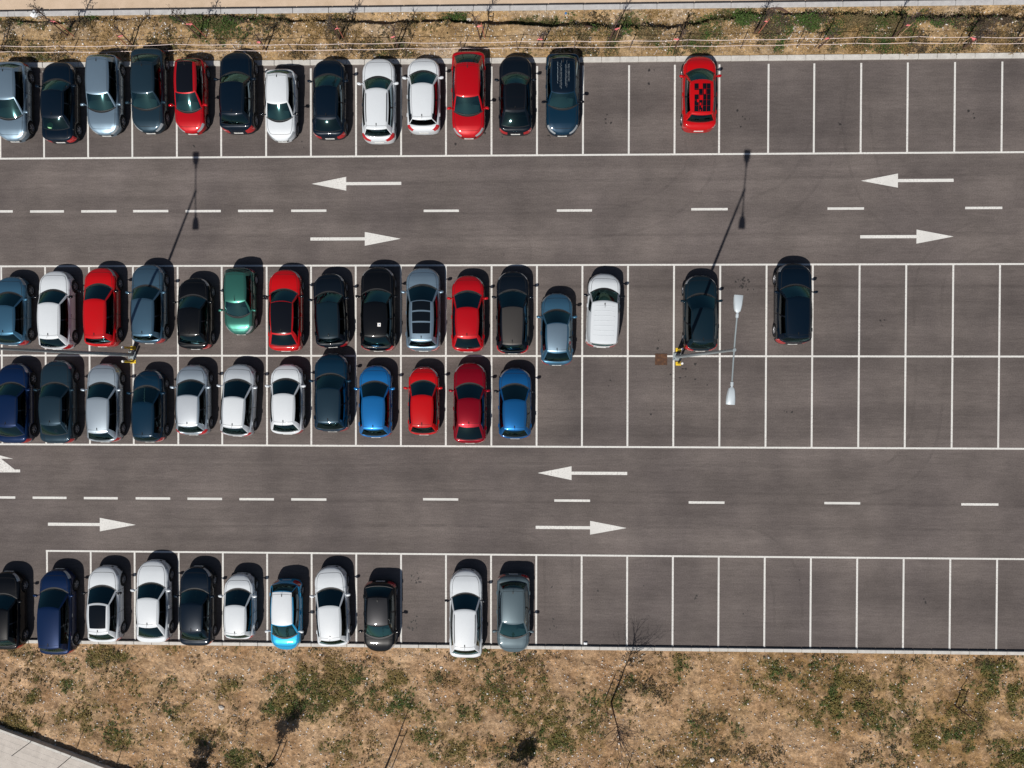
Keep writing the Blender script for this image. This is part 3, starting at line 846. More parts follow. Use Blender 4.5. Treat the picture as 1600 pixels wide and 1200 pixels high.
    for seg, T_ in (('f', sF), ('r', uS), ('b', sF), ('l', uS)):
        for a in range(len(T_)-1):
            t0, t1 = T_[a], T_[a+1]; tm = (t0+t1)/2
            for b in range(nv):
                v0, v1 = VV[b], VV[b+1]; vm = (v0+v1)/2
                f = [wall(seg,t0,v0), wall(seg,t1,v0), wall(seg,t1,v1), wall(seg,t0,v1)]
                if seg in 'fl': f = f[::-1]
                if seg == 'b' or seg == 'f': pass
                tgt = body
                if seg == 'f':
                    if vm < .05: tgt = trim
                    elif vm < .945 and abs(tm) < .93: tgt = ws
                elif seg == 'b':
                    lim = .93
                    if van:
                        if .12 < vm < .80 and .06 < abs(tm) < .85: tgt = rg
                    elif (.03 if hatchlike else .05) < vm < rtop and abs(tm) < lim: tgt = rg
                else:
                    lo, hi = .12, .88
                    if lo < vm < hi and gl0 < tm < gl1:
                        if van:
                            if tm < .28: tgt = sw[seg][0]
                        elif abs(tm-bp) < .022: tgt = pil[seg]
                        else: tgt = sw[seg][0 if tm < bp else 1]
                    elif blackback and lo < vm and tm >= gl1: tgt = pil[seg]
                tgt.face(f)
    seal = MB()
    for a in range(len(sF)-1):                       # black scuttle below the windscreen and seal below the rear glass
        for seg, o0, o1 in (('f', -.03, .055), ('b', .03, -.018)):
            q = []
            for t, o in ((sF[a],o0),(sF[a+1],o0),(sF[a+1],o1),(sF[a],o1)):
                p = base(seg, t); o = o*(1-.5*t*t); x = p.x*(1 if abs(o) > .04 else 1); q.append((x, p.y+o, body_z(x, p.y+o)+.005))
            (trim if seg == 'f' else seal).face(q)
    # roof skin (Coons patch on the roof ring)
    nF = len(sF); nL = len(uS)
    def rp(i, j):
        s = (sF[i]+1)/2; t = uS[j]
        F_, B_ = roof('f', sF[i]), roof('b', sF[i]); Lp, Rp = roof('l', t), roof('r', t)
        c = roof('f',-1)*(1-s)*(1-t)+roof('f',1)*s*(1-t)+roof('b',-1)*(1-s)*t+roof('b',1)*s*t
        p = F_*(1-t)+B_*t+Lp*(1-s)+Rp*s-c
        p.z += .042*(1-abs(sF[i])**2.6)*(4*t*(1-t))**.5
        return p
    pano = S.get('pano'); roofc = S.get('roofc'); rf = MB(); sr = MB()
    for i in range(nF-1):
        for j in range(nL-1):
            f = [rp(i,j), rp(i+1,j), rp(i+1,j+1), rp(i,j+1)][::-1]
            sm, tm = (sF[i]+sF[i+1])/2, (uS[j]+uS[j+1])/2
            tgt = body
            if pano and any(a < tm < b for a, b in pano) and abs(sm) < .86: tgt = sr
            elif roofc and (abs(sm) < S.get('roofw', .95)) and tm < S.get('rooft', 2): tgt = rf
            tgt.face(f)
    if rf.f: rf.build('roof', MAT['gloss'] if roofc == 'gloss' else paint(roofc), root)
    if sr.f: sr.build('sunroof', MAT['panoglass'], root)
    ws.build('windscreen', MAT['glass'], root)
    if rg.f: rg.build('rear_window', MAT[S.get('rgm', 'rearglass')], root)
    trim.build('cowl_trim', MAT['black'], root)
    seal.build('window_seal', MAT['black'], root)
    for sgx in 'rl':
        for q, mb in enumerate(sw[sgx]):
            if mb.f: mb.build('side_window', MAT['darkglass'], root)
    for mb in pil.values():
        if mb.f: mb.build('window_pillar', MAT['gloss'], root)
    for mb in hl:
        if mb.f: mb.build('headlight', MAT['lamp'], root)
    for mb in tl:
        if mb.f: mb.build('taillight', MAT['tail'], root)
    # underside and wheel wells
    m = MB(); m.box((0, (yr+yf)/2, .40), (W*.80, L-.75, .44)); m.build('underbody', MAT['black'], root, smooth=False)
    # panel gaps laid along the skin
    m = MB(); g = .017
    def zskin(x, y): return body_z(x, y)+.003
    def strip_path(pts):
        for a, b in zip(pts, pts[1:]):
            d = Vector((b[0]-a[0], b[1]-a[1], 0)).normalized(); nn = Vector((-d.y, d.x, 0))*g*.5
            q = []
            for p, s_ in ((a,1),(b,1),(b,-1),(a,-1)):
                x, y = p[0]+nn.x*s_, p[1]+nn.y*s_
                q.append((x, y+yoff(y, body_z(x, y)), zskin(x, y)))
            m.face(q)
    yh0, yh1 = yf-.17, ycc+.05
    for sx in (1, -1):
        strip_path([(sx*.83*hw(yh1+(yh0-.16-yh1)*k/12)*(1-.05*k/12), yh1+(yh0-.16-yh1)*k/12) for k in range(13)])
    xe = .83*.95*hw(yh0-.16)
    strip_path([(xe*math.cos(a)*1.0, yh0-.16+.10*math.sin(a)**.7) for a in [math.pi*k/14 for k in range(15)]])
    if not hatchlike:
        strip_path([(.78*hw(yr+.12)*s, yr+.10+.03*s*s) for s in [-1+k/6 for k in range(13)]])
        for sx in (1,-1): strip_path([(sx*.78*hw(yr+.12), yr+.13+(deck-.10)*k/4) for k in range(5)])
    # roof ditches
    if not S.get('noditch'):
        for i in (1, 11):
            for j in range(1, nL-2):
                a, b = rp(i,j), rp(i,j+1); o = Vector((.006,0,0)); z = Vector((0,0,.003))
                m.face([a-o+z, a+o+z, b+o+z, b-o+z][::-1])
    if hatchlike and not van:
        for i in range(1, 11):
            a, b = rp(i, nL-3), rp(i+1, nL-3); o = Vector((0,.006,0)); z = Vector((0,0,.003))
            m.face([a-o+z, b-o+z, b+o+z, a+o+z])
    for yd in (ycc-.02, lerp1(ycc, yrc, bp), lerp1(ycc, yrc, .90)):
        s0 = section(yd)
        for sx in (1,-1):
            for a, b in zip(s0[1:5], s0[2:6]):
                q = [(sx*(a[0]+.003), a[1]-g/2, a[2]), (sx*(a[0]+.003), a[1]+g/2, a[2]), (sx*(b[0]+.003), b[1]+g/2, b[2]), (sx*(b[0]+.003), b[1]-g/2, b[2])]
                m.face(q if sx > 0 else q[::-1])
    for f in m.f: body.face([m.v[i] for i in f], 3)
    body.build('body', [pm, MAT['black'], MAT['interior'], MAT['gap']], root, angle=50)
    # wheels
    wm = shared(('w', r), lambda: wheel_mesh(r, .205))
    kind = S.get('rim', 0)
    rm = shared(('r', r, kind), lambda: rim_mesh(r, .205, (5, 10, 7)[kind], kind == 1))
    for yy_ in yw:
        for sx in (1, -1):
            wo = link('wheel', wm, root, (sx*(W/2*.99-.1025), yy_, r), (random.uniform(0,6), 0, 0 if sx > 0 else math.pi))
            link('rim', rm, wo)
    # mirrors
    mmat = paint(S['mir']) if S.get('mir') in COL else (MAT['gloss'] if S.get('mir') == 'k' else pm)
    mk = shared(('m', mmat.name), lambda: mirror_mesh(mmat))
    for sx in (1, -1):
        link('mirror', mk, root, (sx*(hw(ycc-.10)+.115), ycc-.13, zc+.06), (0, 0, 0 if sx > 0 else math.pi)).scale = (1, 1 if sx > 0 else -1, 1)
    # handles
    hm = shared(('h', S.get('chrome', 0), S['c']), lambda: (lambda mb: (mb.rbox((0,0,0),(.035,.20,.028),.008), mb.mesh('door_handle', MAT['chrome'] if S.get('chrome') else pm))[1])(MB()))
    for t in ((bp-.06, .80) if not van else (.24,)):
        yy_ = lerp1(ycc, yrc, t); s0 = section(yy_)
        for sx in (1, -1): link('door_handle', hm, root, (sx*(s0[4][0]+.012), yy_, s0[4][2]+.02))
    # cabin
    m = MB(); tt = [-.96+.16*k for k in range(13)]
    for a, b in zip(tt, tt[1:]):
        pa_, pb2 = base('f', a), base('f', b)
        for (u0, z0), (u1, z1) in zip(((0,.022),(.18,.04),(.36,.07)), ((.18,.04),(.36,.07),(.44,.02))):
            def dp(p, t, u, z): return (p.x*(1-.10*u), lerp1(p.y-.03, ycc-.42+.10*t*t, u/.44), p.z+z+(.035 if -.75 < t < -.2 and .25 < u < .4 else 0))
            m.face([dp(pa_,a,u0,z0), dp(pa_,a,u1,z1), dp(pb2,b,u1,z1), dp(pb2,b,u0,z0)])
    m.build('dashboard', MAT['dash'], root)
    def wheel3():
        mb = MB(); c = [(0.17*math.cos(a), .17*math.sin(a), 0) for a in [2*math.pi*k/16 for k in range(17)]]
        mb.tube(c, .014, 6, cap=False); mb.tube([(-.16,0,-.01),(.16,0,-.01)], .02, 5); return mb.mesh('steering_wheel', MAT['black'])
    link('steering_wheel', shared('sw', wheel3), root, (-.36, ycc-.27, zc+.06), (R(-62), 0, 0))
    def seat3():
        mb = MB(); mb.rbox((0,0,.10),(.46,.13,.36),.04); mb.rbox((0,-.01,.35),(.25,.09,.14),.035); return mb.mesh('seat', MAT['seat'])
    for sx in (1, -1): link('seat', shared('seat', seat3), root, (sx*.36, lerp1(ycc, yrc, .40), zc-.02), (R(14), 0, 0))
    def seat4():
        mb = MB(); mb.rbox((0,0,.05),(1.22,.14,.26),.04)
        for x in (-.36,.36): mb.rbox((x,0,.24),(.24,.09,.12),.03)
        return mb.mesh('rear_seat', MAT['seat'])
    link('rear_seat', shared('seat4', seat4), root, (0, max(yrc+.22, lerp1(ycc, yrc, .80)), zc-.02), (R(14), 0, 0))
    # wipers, aerial, plates
    m = MB()
    for x0_, x1_ in ((-.55, .02), (.02, .56)):
        pts = []
        for k in range(5):
            t = lerp1(x0_, x1_, k/4)/(wcf); p = wall('f', t, .06+.05*math.sin(k/4*math.pi)*.4); pts.append((p.x, p.y+.004, p.z+.012))
        m.tube(pts, .009, 4)
    m.build('wiper', MAT['black'], root)
    if S.get('aer', 1):
        m = MB(); tj = nL-4 if S.get('aer', 1) == 1 else 2
        p = rp(6, tj)
        if S.get('fin'):
            m.tube([(0,p.y+.10,p.z-.005),(0,p.y,p.z+.03),(0,p.y-.07,p.z+.05)], [.012,.03,.008], 6)
        else:
            m.tube([(0,p.y+.05,p.z-.004),(0,p.y-.05,p.z+.012)], [.03,.022], 6); m.tube([(0,p.y-.01,p.z+.01),(0,p.y-.22,p.z+.11)], [.008,.005], 5)
        m.build('aerial', MAT['black'], root)
    m = MB(); m.rbox((0,0,0),(.50,.03,.11),.004); pmesh = shared('plate', lambda: m.mesh('number_plate', MAT['plate'], smooth=False))
    link('number_plate', pmesh, root, (0, yf-.012, .44))
    link('number_plate', pmesh, root, (0, yr+.010, .58))
    if S.get('rails'):
        for i in (1, 11):
            m = MB(); pts = []
            for j in range(3, nL-4, 2):
                p = rp(i, j); pts.append((p.x, p.y, p.z+.035))
            pts = [(pts[0][0], pts[0][1]+.06, pts[0][2]-.04)]+pts+[(pts[-1][0], pts[-1][1]-.06, pts[-1][2]-.04)]
            m.tube(pts, .017, 6); m.build('roof_rail', MAT['chrome'] if S['rails'] == 'c' else MAT['black'], root)
    if S.get('disc'):
        m = MB(); c_ = Vector((-.30 if S['disc'] == 1 else .12, lerp1(yrr, yrb, .62), zc+.10)); rr0 = .17 if S['disc'] == 1 else .10
        for k in range(14):
            a, b = 2*math.pi*k/14, 2*math.pi*(k+1)/14
            m.face([c_+Vector((0,0,.03)), c_+Vector((rr0*math.cos(a), rr0*math.sin(a), 0)), c_+Vector((rr0*math.cos(b), rr0*math.sin(b), 0))])
        m.build('shelf_disc', simple('disc_green', (.30,.62,.30), .6) if S['disc'] == 1 else simple('disc_pink', (.6,.16,.24), .6), root)
    if S.get('ribs'):
        m = MB()
        for k in range(7):
            j = 3+k*3; a = [rp(i, j) for i in range(2, 11)]
            m.tube([(p.x, p.y, p.z+.001) for p in a], .012, 4)
        m.build('roof_rib', pm, root)
    if S.get('checker'):
        # black tiles on the red roof with the pale blocks left open
        m = MB(); rows_ = ['k.Rkk','R.kkk','kkRkk'][:0]
        X0_, X1_ = -wrf*.70, wrf*.78
        grid = ["k.ok", "oxkk", "kokk", "kokk", "kkkk", "kkkk", "kkkk"]
        ny = 5; xs4 = [X0_, X0_+(X1_-X0_)*.27, X0_+(X1_-X0_)*.5, X0_+(X1_-X0_)*.74, X1_]
        t0, t1 = .10, .93
        def zr(x, y):
            t = clamp((yrf-y)/(yrf-yrr)); i = int(clamp((x/wrf+1)*6, 0, 11.99)); j = int(clamp(t*nL, 0, nL-1.01))
            best = min(((rp(ii, jj)-Vector((x, y, 0))).to_2d().length, ii, jj) for ii in range(nF) for jj in range(max(0,j-4), min(nL, j+5)))
            return rp(best[1], best[2]).z
        def tile(x0, x1, ta, tb, mi, zz):
            y0, y1 = lerp1(yrf-.02, yrr, ta), lerp1(yrf-.02, yrr, tb)
            nx_ = 3
            for a in range(nx_):
                xa, xb = lerp1(x0,x1,a/nx_), lerp1(x0,x1,(a+1)/nx_)
                m.face([(xa,y1,zr(xa,y1)+zz),(xb,y1,zr(xb,y1)+zz),(xb,y0,zr(xb,y0)+zz),(xa,y0,zr(xa,y0)+zz)], mi)
        reds = {(0,1),(1,0),(0,2)}
        for rr_ in range(5):
            for cc in range(4):
                ta, tb = lerp1(t0,t1,rr_/5)+.003, lerp1(t0,t1,(rr_+1)/5)-.003
                xa, xb = xs4[cc]+(.003 if rr_ < 2 else .008), xs4[cc+1]-.008
                if (rr_, cc) in ((0,1),(3,0)) and (rr_, cc) == (0,1): continue
                if (rr_, cc) == (1,0): tile(xa, xb, ta, ta+.03, 0, .012); continue
                tile(xa, xb, ta, tb, 0, .012)
        for (xa, xb, ta, tb) in [(.56,.68,.29,.42),(.30,.52,.46,.60),(.16,.28,.58,.66),(.32,.42,.68,.75),(.42,.50,.76,.82),(.34,.40,.88,.92),(.27,.50,.10,.22)]:
            tile(lerp1(X0_,X1_,xa), lerp1(X0_,X1_,xb), ta, tb, 1, .017)
        m.build('roof_decal', [MAT['gloss'], pm], root, smooth=False)
    if S.get('sticker'):
        m = MB(); p = rp(8, 17); z = p.z+.006
        m.box((p.x, p.y, z), (.17,.19,.004)); m.box((p.x+.01, p.y+.005, z+.004), (.05,.06,.003), 1)
        m.build('sticker', [MAT['white'], MAT['blue']], root, smooth=False)
    if S.get('streaks'):  # pale wiggly strips laid on the roof to imitate streaky reflections
        m = MB(); rr_ = random.Random(4)
        for xx, w_, amp, ja, jb in ((-.30,.011,.020,8,22), (-.19,.007,.008,4,24), (-.12,.006,.006,5,21), (.09,.007,.010,3,24), (.16,.006,.006,4,22), (.29,.011,.018,7,23)):
            pr = None; steps = (jb-ja)*3
            for k in range(steps):
                jf = ja+k/3; j0 = int(jf); y0 = lerp1(rp(6, j0).y, rp(6, j0+1).y, jf-j0)
                i = min(range(nF), key=lambda q: abs(rp(q, j0).x-xx)); z = max(rp(i, j0).z, rp(i, j0+1).z)+.008
                x0 = xx+amp*math.sin(k*1.9)*rr_.uniform(.4,1)+rr_.gauss(0,.003); w2 = w_*rr_.uniform(.4,1.2)
                cur = ((x0-w2, y0, z), (x0+w2, y0, z))
                if pr and rr_.random() < .86: m.face([cur[0], cur[1], pr[1], pr[0]])
                pr = cur
        m.build('roof_reflections', MAT['galv'], root, smooth=False)
    return root
CARS = [
 # ---- top row
 dict(label='pale silver-blue hatchback cut by the left edge in the top row', type='hatch', c='steel', dir='d', x=4, y=(220,187,154,105,100,96), rim=0),
 dict(label='navy sedan with a green disc behind its rear glass, second in the top row', type='sedan', c='navy', dir='u', x=80, y=(96,124,140,182,203,222), rim=0, disc=1),
 dict(label='light steel-blue estate with chrome handles, right of the navy sedan in the top row', type='wagon', c='steel', dir='d', x=150, y=(211,175,146,88,86,85), chrome=1),
 dict(label='dark slate estate reversed over the top kerb, left of the small black-roofed red car', type='wagon', c='slate', dir='d', x=221, y=(207,172,145,97,84,75)),
 dict(label='small red car with a black roof panel in the top row', type='city', c='red', dir='d', x=288, y=(208,176,144.5,95,92,91), roofc='gloss', roofw=.80),
 dict(label='navy crossover with red tail lights, right of the small red car with a black roof', type='suv', c='navy', dir='u', x=361.5, y=(81,113,127,178,195,207)),
 dict(label='small white hatchback with black mirrors, nose to the lane, between two navy cars', type='city', c='white', dir='d', x=432, y=(220,190,161,114,110,108), mir='k'),
 dict(label='navy hatchback right of the small white hatchback with black mirrors', type='hatch', c='navy', dir='u', x=509, y=(92,116,134,184,206,216), rw=1),
 dict(label='white estate with tall red tail lights in the top row', type='wagon', c='white', dir='u', x=587.6, y=(91,120,138,201,213,222), rails='k', tailj=(4,5,6), tails=(.03,.42), chrome=1),
 dict(label='white hatchback whose dark rear glass wraps round the tail, left of the tall red car', type='hatch', c='white', dir='u', x=659, y=(90,111,130,186,196,207), wrap=True, side=(.035,.86), tails=(.06,.32), tailj=(4,5,6), rgm='darkglass'),
 dict(label='tall red people carrier with red mirrors standing over the top kerb', type='mpv', c='red', dir='d', x=730, y=(215,181,150,99,84,80)),
 dict(label='black coupe-roofed car with a dark glass roof, right of the tall red people carrier', type='coupe', c='ink', dir='u', x=805, y=(86,114,130,172,199,209), pano=((.08,.50),(.54,.93)), roofc='gloss'),
 dict(label='dark blue people carrier with white streaks along its roof, last of the packed top row', type='mpv', c='petrol', dir='d', x=880, y=(211,171,145,90,85,83), streaks=1, roofc='navy', mir='k'),
 dict(label='bright red hatchback with a black chequered roof, alone among empty bays', type='hatch', c='brightred', dir='u', x=1097, y=(87,108,124.5,178,191,204), checker=1, mir='red', aer=0, noditch=1),
 # ---- second row
 dict(label='steel-blue hatchback cut by the left edge in the second row', type='hatch', c='steelblue', dir='u', x=4, y=(432,457,478,522,536,540)),
 dict(label='white hatchback with black mirrors, beside the steel-blue car at the left edge', type='hatch', c='white', dir='u', x=74.5, y=(423,453,473.5,528,543,546), mir='k', chrome=1),
 dict(label='red hatchback just left of the yellow bollards at the left lamp post', type='hatch', c='brightred', dir='u', x=146.5, y=(418,444,468,528,537,542), mir='k', yaw=0),
 dict(label='grey-blue hatchback crossed by a thin lamp post shadow, behind the left lamp post', type='hatch', c='greyblue', dir='u', x=221.5, y=(413,446,467,525,532,537)),
 dict(label='glossy black car between the grey-blue hatchback and the mint green car', type='hatch', c='black', dir='u', x=295, y=(434,461,481,524,538,546)),
 dict(label='old mint green small car, nose toward the middle line', type='city', c='mint', dir='d', x=366.5, y=(523,496,472,425,420,418), rim=1, dh=-.05, w=.97, aer=2),
 dict(label='red hatchback with a black roof, right of the mint green car', type='hatch', c='brightred', dir='u', x=439, y=(421,452,471,521,541,549), roofc='gloss', roofw=.99, mir='k'),
 dict(label='black hatchback parked slightly askew, right of the red hatchback with a black roof', type='hatch', c='ink', dir='u', x=511, y=(427,456,472,529,537,543), yaw=3, roofc='teal', roofw=.93),
 dict(label='black off-roader with a small white square sticker on its roof', type='suv', c='black', dir='u', x=585.5, y=(417,452,472,526,542,549), sticker=1, tailj=(3,4,5), noditch=1),
 dict(label='steel-blue crossover with a long black glass roof', type='suv', c='steel', dir='u', x=658, y=(418,445,470,533,542,549), dh=-.06, pano=((.0,.23),(.27,.50),(.53,.80)), mir='steel'),
 dict(label='red-roofed red hatchback between a glass-roofed crossover and a brown-grey hatchback', type='hatch', c='red', dir='u', x=729.5, y=(430,455,481,527,545,550), side=(.035,.88)),
 dict(label='brown-grey hatchback with a matt roof, left of the car crossing the middle line', type='hatch', c='ink', dir='u', x=800.5, y=(424,453,479,539,549,553), roofc='greige', roofw=.95, tails=(.02,.45), tailj=(3,4,5)),
 dict(label='grey-blue small car sticking out across the middle line', type='hatch', c='steelblue', dir='u', x=870.5, y=(458,484,505,550,565,571), w=.97, roofc='steel'),
 dict(label='white panel van with a ribbed roof and two small rear windows', name='parked_van', cat='van', type='van', c='white', dir='u', x=945, y=(427,451,470.5,537,541,543), yaw=-2.5, ribs=1, mir='k', rim=1, aer=2, noditch=1, dh=-.04, w=.97),
 dict(label='dark teal hatchback crossed by a lamp post shadow, beside the right lamp post', type='hatch', c='teal', dir='u', x=1099, y=(430,459,482,535,545,549), tails=(.02,.40), tailj=(3,4,5), yaw=.5),
 dict(label='dark navy crossover, furthest right of the parked cars in the second row', type='suv', c='navy', dir='u', x=1248, y=(411,445,464,528,534,538), dh=-.05),
 # ---- third row
 dict(label='dark blue hatchback cut by the left edge in the third row', type='hatch', c='deepblue', dir='u', x=8, y=(568,598,618,666,682,693)),
 dict(label='slate teal sedan with a pink spot behind its rear glass, in the third row', type='sedan', c='slate', dir='u', x=77, y=(563,598,620,663,680,693), disc=2),
 dict(label='silver-blue hatchback in the third row, left of a small dark blue one', type='hatch', c='silver', dir='u', x=151, y=(568,598,622,676,688,691), chrome=1, rim=2),
 dict(label='small dark blue hatchback nearest below the base of the left lamp post', type='city', c='petrol', dir='u', x=222, y=(578,603,629,683,689,691)),
 dict(label='silver hatchback with large red corner lights, right of the small dark blue hatchback', type='hatch', c='silver', dir='u', x=292, y=(570,594,618,666,676,680), tails=(.02,.36), tailj=(4,5,6), roofc='pearl', roofw=.93),
 dict(label='pearl white hatchback parked askew below the mint green car', type='hatch', c='pearl', dir='u', x=364.5, y=(569,593,621,668,679,682), yaw=-3, tailj=(4,5), roofc='white', roofw=.93),
 dict(label='white hatchback between the askew pearl hatchback and the dark teal crossover', type='hatch', c='white', dir='u', x=442, y=(569,592,616,663,675,679), chrome=1),
 dict(label='dark teal-blue crossover in the third row touching the middle line', type='suv', c='petrol', dir='u', x=512, y=(552,584,607,661,671,675), roofc='slate', roofw=.93),
 dict(label='bright blue hatchback with a lighter azure roof', type='hatch', c='azure', dir='u', x=582.5, y=(571,596,620,671,681,684)),
 dict(label='small bright red car in the third row', type='city', c='brightred', dir='u', x=659, y=(573,595,618,667,677,680), lamp=(.06,.5)),
 dict(label='dark red saloon with a large rear window, left of the mid-blue hatchback', type='sedan', c='crimson', dir='u', x=732.5, y=(567,599,623,665,688,693)),
 dict(label='mid-blue hatchback with black mirrors, last car of the third row', type='hatch', c='blue', dir='u', x=804, y=(575,600,625,672,683,686), mir='k'),
 # ---- bottom row
 dict(label='black car cut by the left edge in the bottom row', type='hatch', c='black', dir='u', x=-5, y=(894,928,952,1001,1010,1015)),
 dict(label='dark blue estate overhanging the grass at the left of the bottom row', type='wagon', c='deepblue', dir='u', x=74.5, y=(890,919,950,1014,1019,1023), dh=.06, noditch=1, chrome=1),
 dict(label='white hatchback with a black glass roof panel', type='hatch', c='white', dir='u', x=152, y=(885,915,944,991,1000,1003.5), pano=((.02,.80),), mir='k', chrome=1),
 dict(label='white saloon with a large dark rear window, in the bottom row', type='coupe', c='white', dir='u', x=229.5, y=(876,911,935.5,979,997,1004), dh=.03),
 dict(label='dark navy hatchback between a white saloon and a small white car', type='hatch', c='navy', dir='u', x=298, y=(886,920,943,988,1001,1009)),
 dict(label='small white car left of the sky-blue car in the bottom row', type='city', c='white', dir='u', x=366.5, y=(897,920,947,993,997,998.5), tailj=(4,5), mir='white'),
 dict(label='sky-blue small car with a white roof, nose to the grass', type='city', c='sky', dir='d', x=440, y=(1016,997,978,925,912,907), roofc='white', roofw=1.0, mir='white', wrap=True, side=(.035,.84)),
 dict(label='white hatchback parked askew right of the sky-blue car', type='hatch', c='white', dir='u', x=513.5, y=(886,919,948,1001,1007,1010), yaw=3),
 dict(label='black charcoal-roofed car facing the grass, between two white cars in the bottom row', type='hatch', c='black', dir='d', x=589.5, y=(1019,997,978.5,934,916,909), roofc='charcoal', roofw=.93, mir='k'),
 dict(label='white estate with black roof rails overhanging the grass in the bottom row', type='wagon', c='white', dir='u', x=726, y=(891,927,953.5,1016,1023,1027.5), dh=.06, rails='k', chrome=1, mir='k'),
 dict(label='matt grey saloon facing the grass, last car of the bottom row', type='sedan', c='grey', dir='d', x=801.5, y=(1020,997,975,920,909,898), aer=1),
]
for S in CARS:
    build_car(S)

# ------------------------------------------------------------------ lamp posts and bollards
def lamp_post(bx, by, yaw, label):
    H = 12.03
    root = empty('lamp_post', (bx, by, 0), R(yaw)); tag(root, label, 'lamp post', 'lamp posts on the middle line')
    m = MB(); m.rbox((0,0,.02),(.42,.42,.03),.006)
    for sx in (-1,1):
        for sy in (-1,1): m.tube([(sx*.15,sy*.15,.03),(sx*.15,sy*.15,.09)], .03, 8)
    m.build('base_plate', MAT['galv'], root, smooth=False)
    m = MB(); m.tube([(0,0,.03),(0,0,.5),(0,0,H-.02)], [.105,.10,.050], 16); m.build('pole', MAT['galv'], root)
    m = MB(); m.box((.102,0,.9),(.012,.10,.35)); m.build('hatch_cover', MAT['galv'], root, smooth=False)
    m = MB(); m.tube([(0,-1.34,H+.05),(0,-.5,H),(0,.5,H),(0,1.34,H+.05)], .033, 10)
    m.tube([(0,0,H-.22),(0,0,H+.06)], .068, 12); m.build('cross_arm', MAT['galv'], root)
    for s in (1, -1):
        m = MB()
        # flattened housing, narrow at the neck and wide at the far end
        rows_ = []
        for t, w, h in ((0,.07,.05),(.05,.075,.055),(.07,.115,.06),(.25,.145,.085),(.5,.168,.095),(.85,.180,.08),(1.0,.172,.045)):
            y = 1.46+t*.68
            rows_.append([(x*w, s*y, H+.06+z*h) for x, z in ((-1,-.5),(-1,.1),(-.75,.75),(0,1),(.75,.75),(1,.1),(1,-.5))])
        for a, b in zip(rows_, rows_[1:]):
            for i in range(6): m.face([a[i], a[i+1], b[i+1], b[i]] if s > 0 else [b[i], b[i+1], a[i+1], a[i]])
            m.face([a[6], a[0], b[0], b[6]])
        m.face(rows_[0]); m.face(rows_[-1])
        m.tube([(0, s*1.26, H+.045), (0, s*1.40, H+.055)], .062, 10); m.tube([(0, s*1.38, H+.055), (0, s*1.48, H+.06)], .045, 8)
        hd = m.build('lamp_head', MAT['head'], root)
        m = MB(); m.box((0, s*1.86, H+.005), (.24,.40,.02)); m.build('lens', MAT['lens'], hd, smooth=False)
    return root
lx, ly = 35.168, -11.03
lamp_post(lx, ly, -4, 'grey double-headed lamp post leaning into view beside the dark teal hatchback')
sx_, sy_ = atxy(305.5, 299.5)
llx, lly = sx_-3.606, sy_-9.064
lamp_post(llx, lly, -.5, 'grey lamp post at the left, its lamps beyond the left edge')
def bollard(x, y, label):
    root = empty('bollard', (x, y, 0)); tag(root, label, 'bollard', 'yellow bollards guarding the lamp posts')
    m = MB(); m.rbox((0,0,.012),(.30,.20,.02),.004)
    for sx in (-.11,.11): m.tube([(sx,.0,.02),(sx,.0,.05)], .02, 6)
    m.build('base_plate', MAT['yellow'], root, smooth=False)
    m = MB(); m.tube([(0,0,.02),(0,0,1.05)], .062, 14); m.build('post', MAT['yellow'], root)
    m = MB(); m.tube([(0,0,1.05),(0,0,1.12),(0,0,1.15)], [.068,.068,.05], 14); m.build('cap', MAT['white'], root)
for bx, by, side in ((lx+.08, ly, 'right'), (llx+.05, lly, 'left')):
    near = 'dark teal hatchback' if side == 'right' else 'grey-blue hatchback'
    bollard(bx, by+.38, f'yellow bollard at the {side} lamp post, on the side of the {near}')
    bollard(bx, by-.38, f'yellow bollard at the {side} lamp post, away from the {near}')
# rusty cover on the middle line
cx_, cy_ = atxy(1033, 561.5)
m = MB(); m.rbox((cx_, cy_, .012), (.66,.62,.018), .004)
for k in range(5): m.box((cx_-.24+.12*k, cy_, .0225), (.02,.5,.003))
m, nt, b = m, None, None
rm_, nt_r, b_r = new_mat('rusty_plate'); g = NT(nt_r)
g.l(g.ramp(g.noise(g.coord(), 4, 5, .7), [(.35,(.045,.022,.014)),(.55,(.10,.045,.022)),(.72,(.19,.085,.03))]), b_r.inputs['Base Color']); b_r.inputs['Roughness'].default_value = .85
tag(m.build('drain_cover', rm_, smooth=False), 'rusty brown square cover on the middle line left of the right lamp post', 'drain cover')

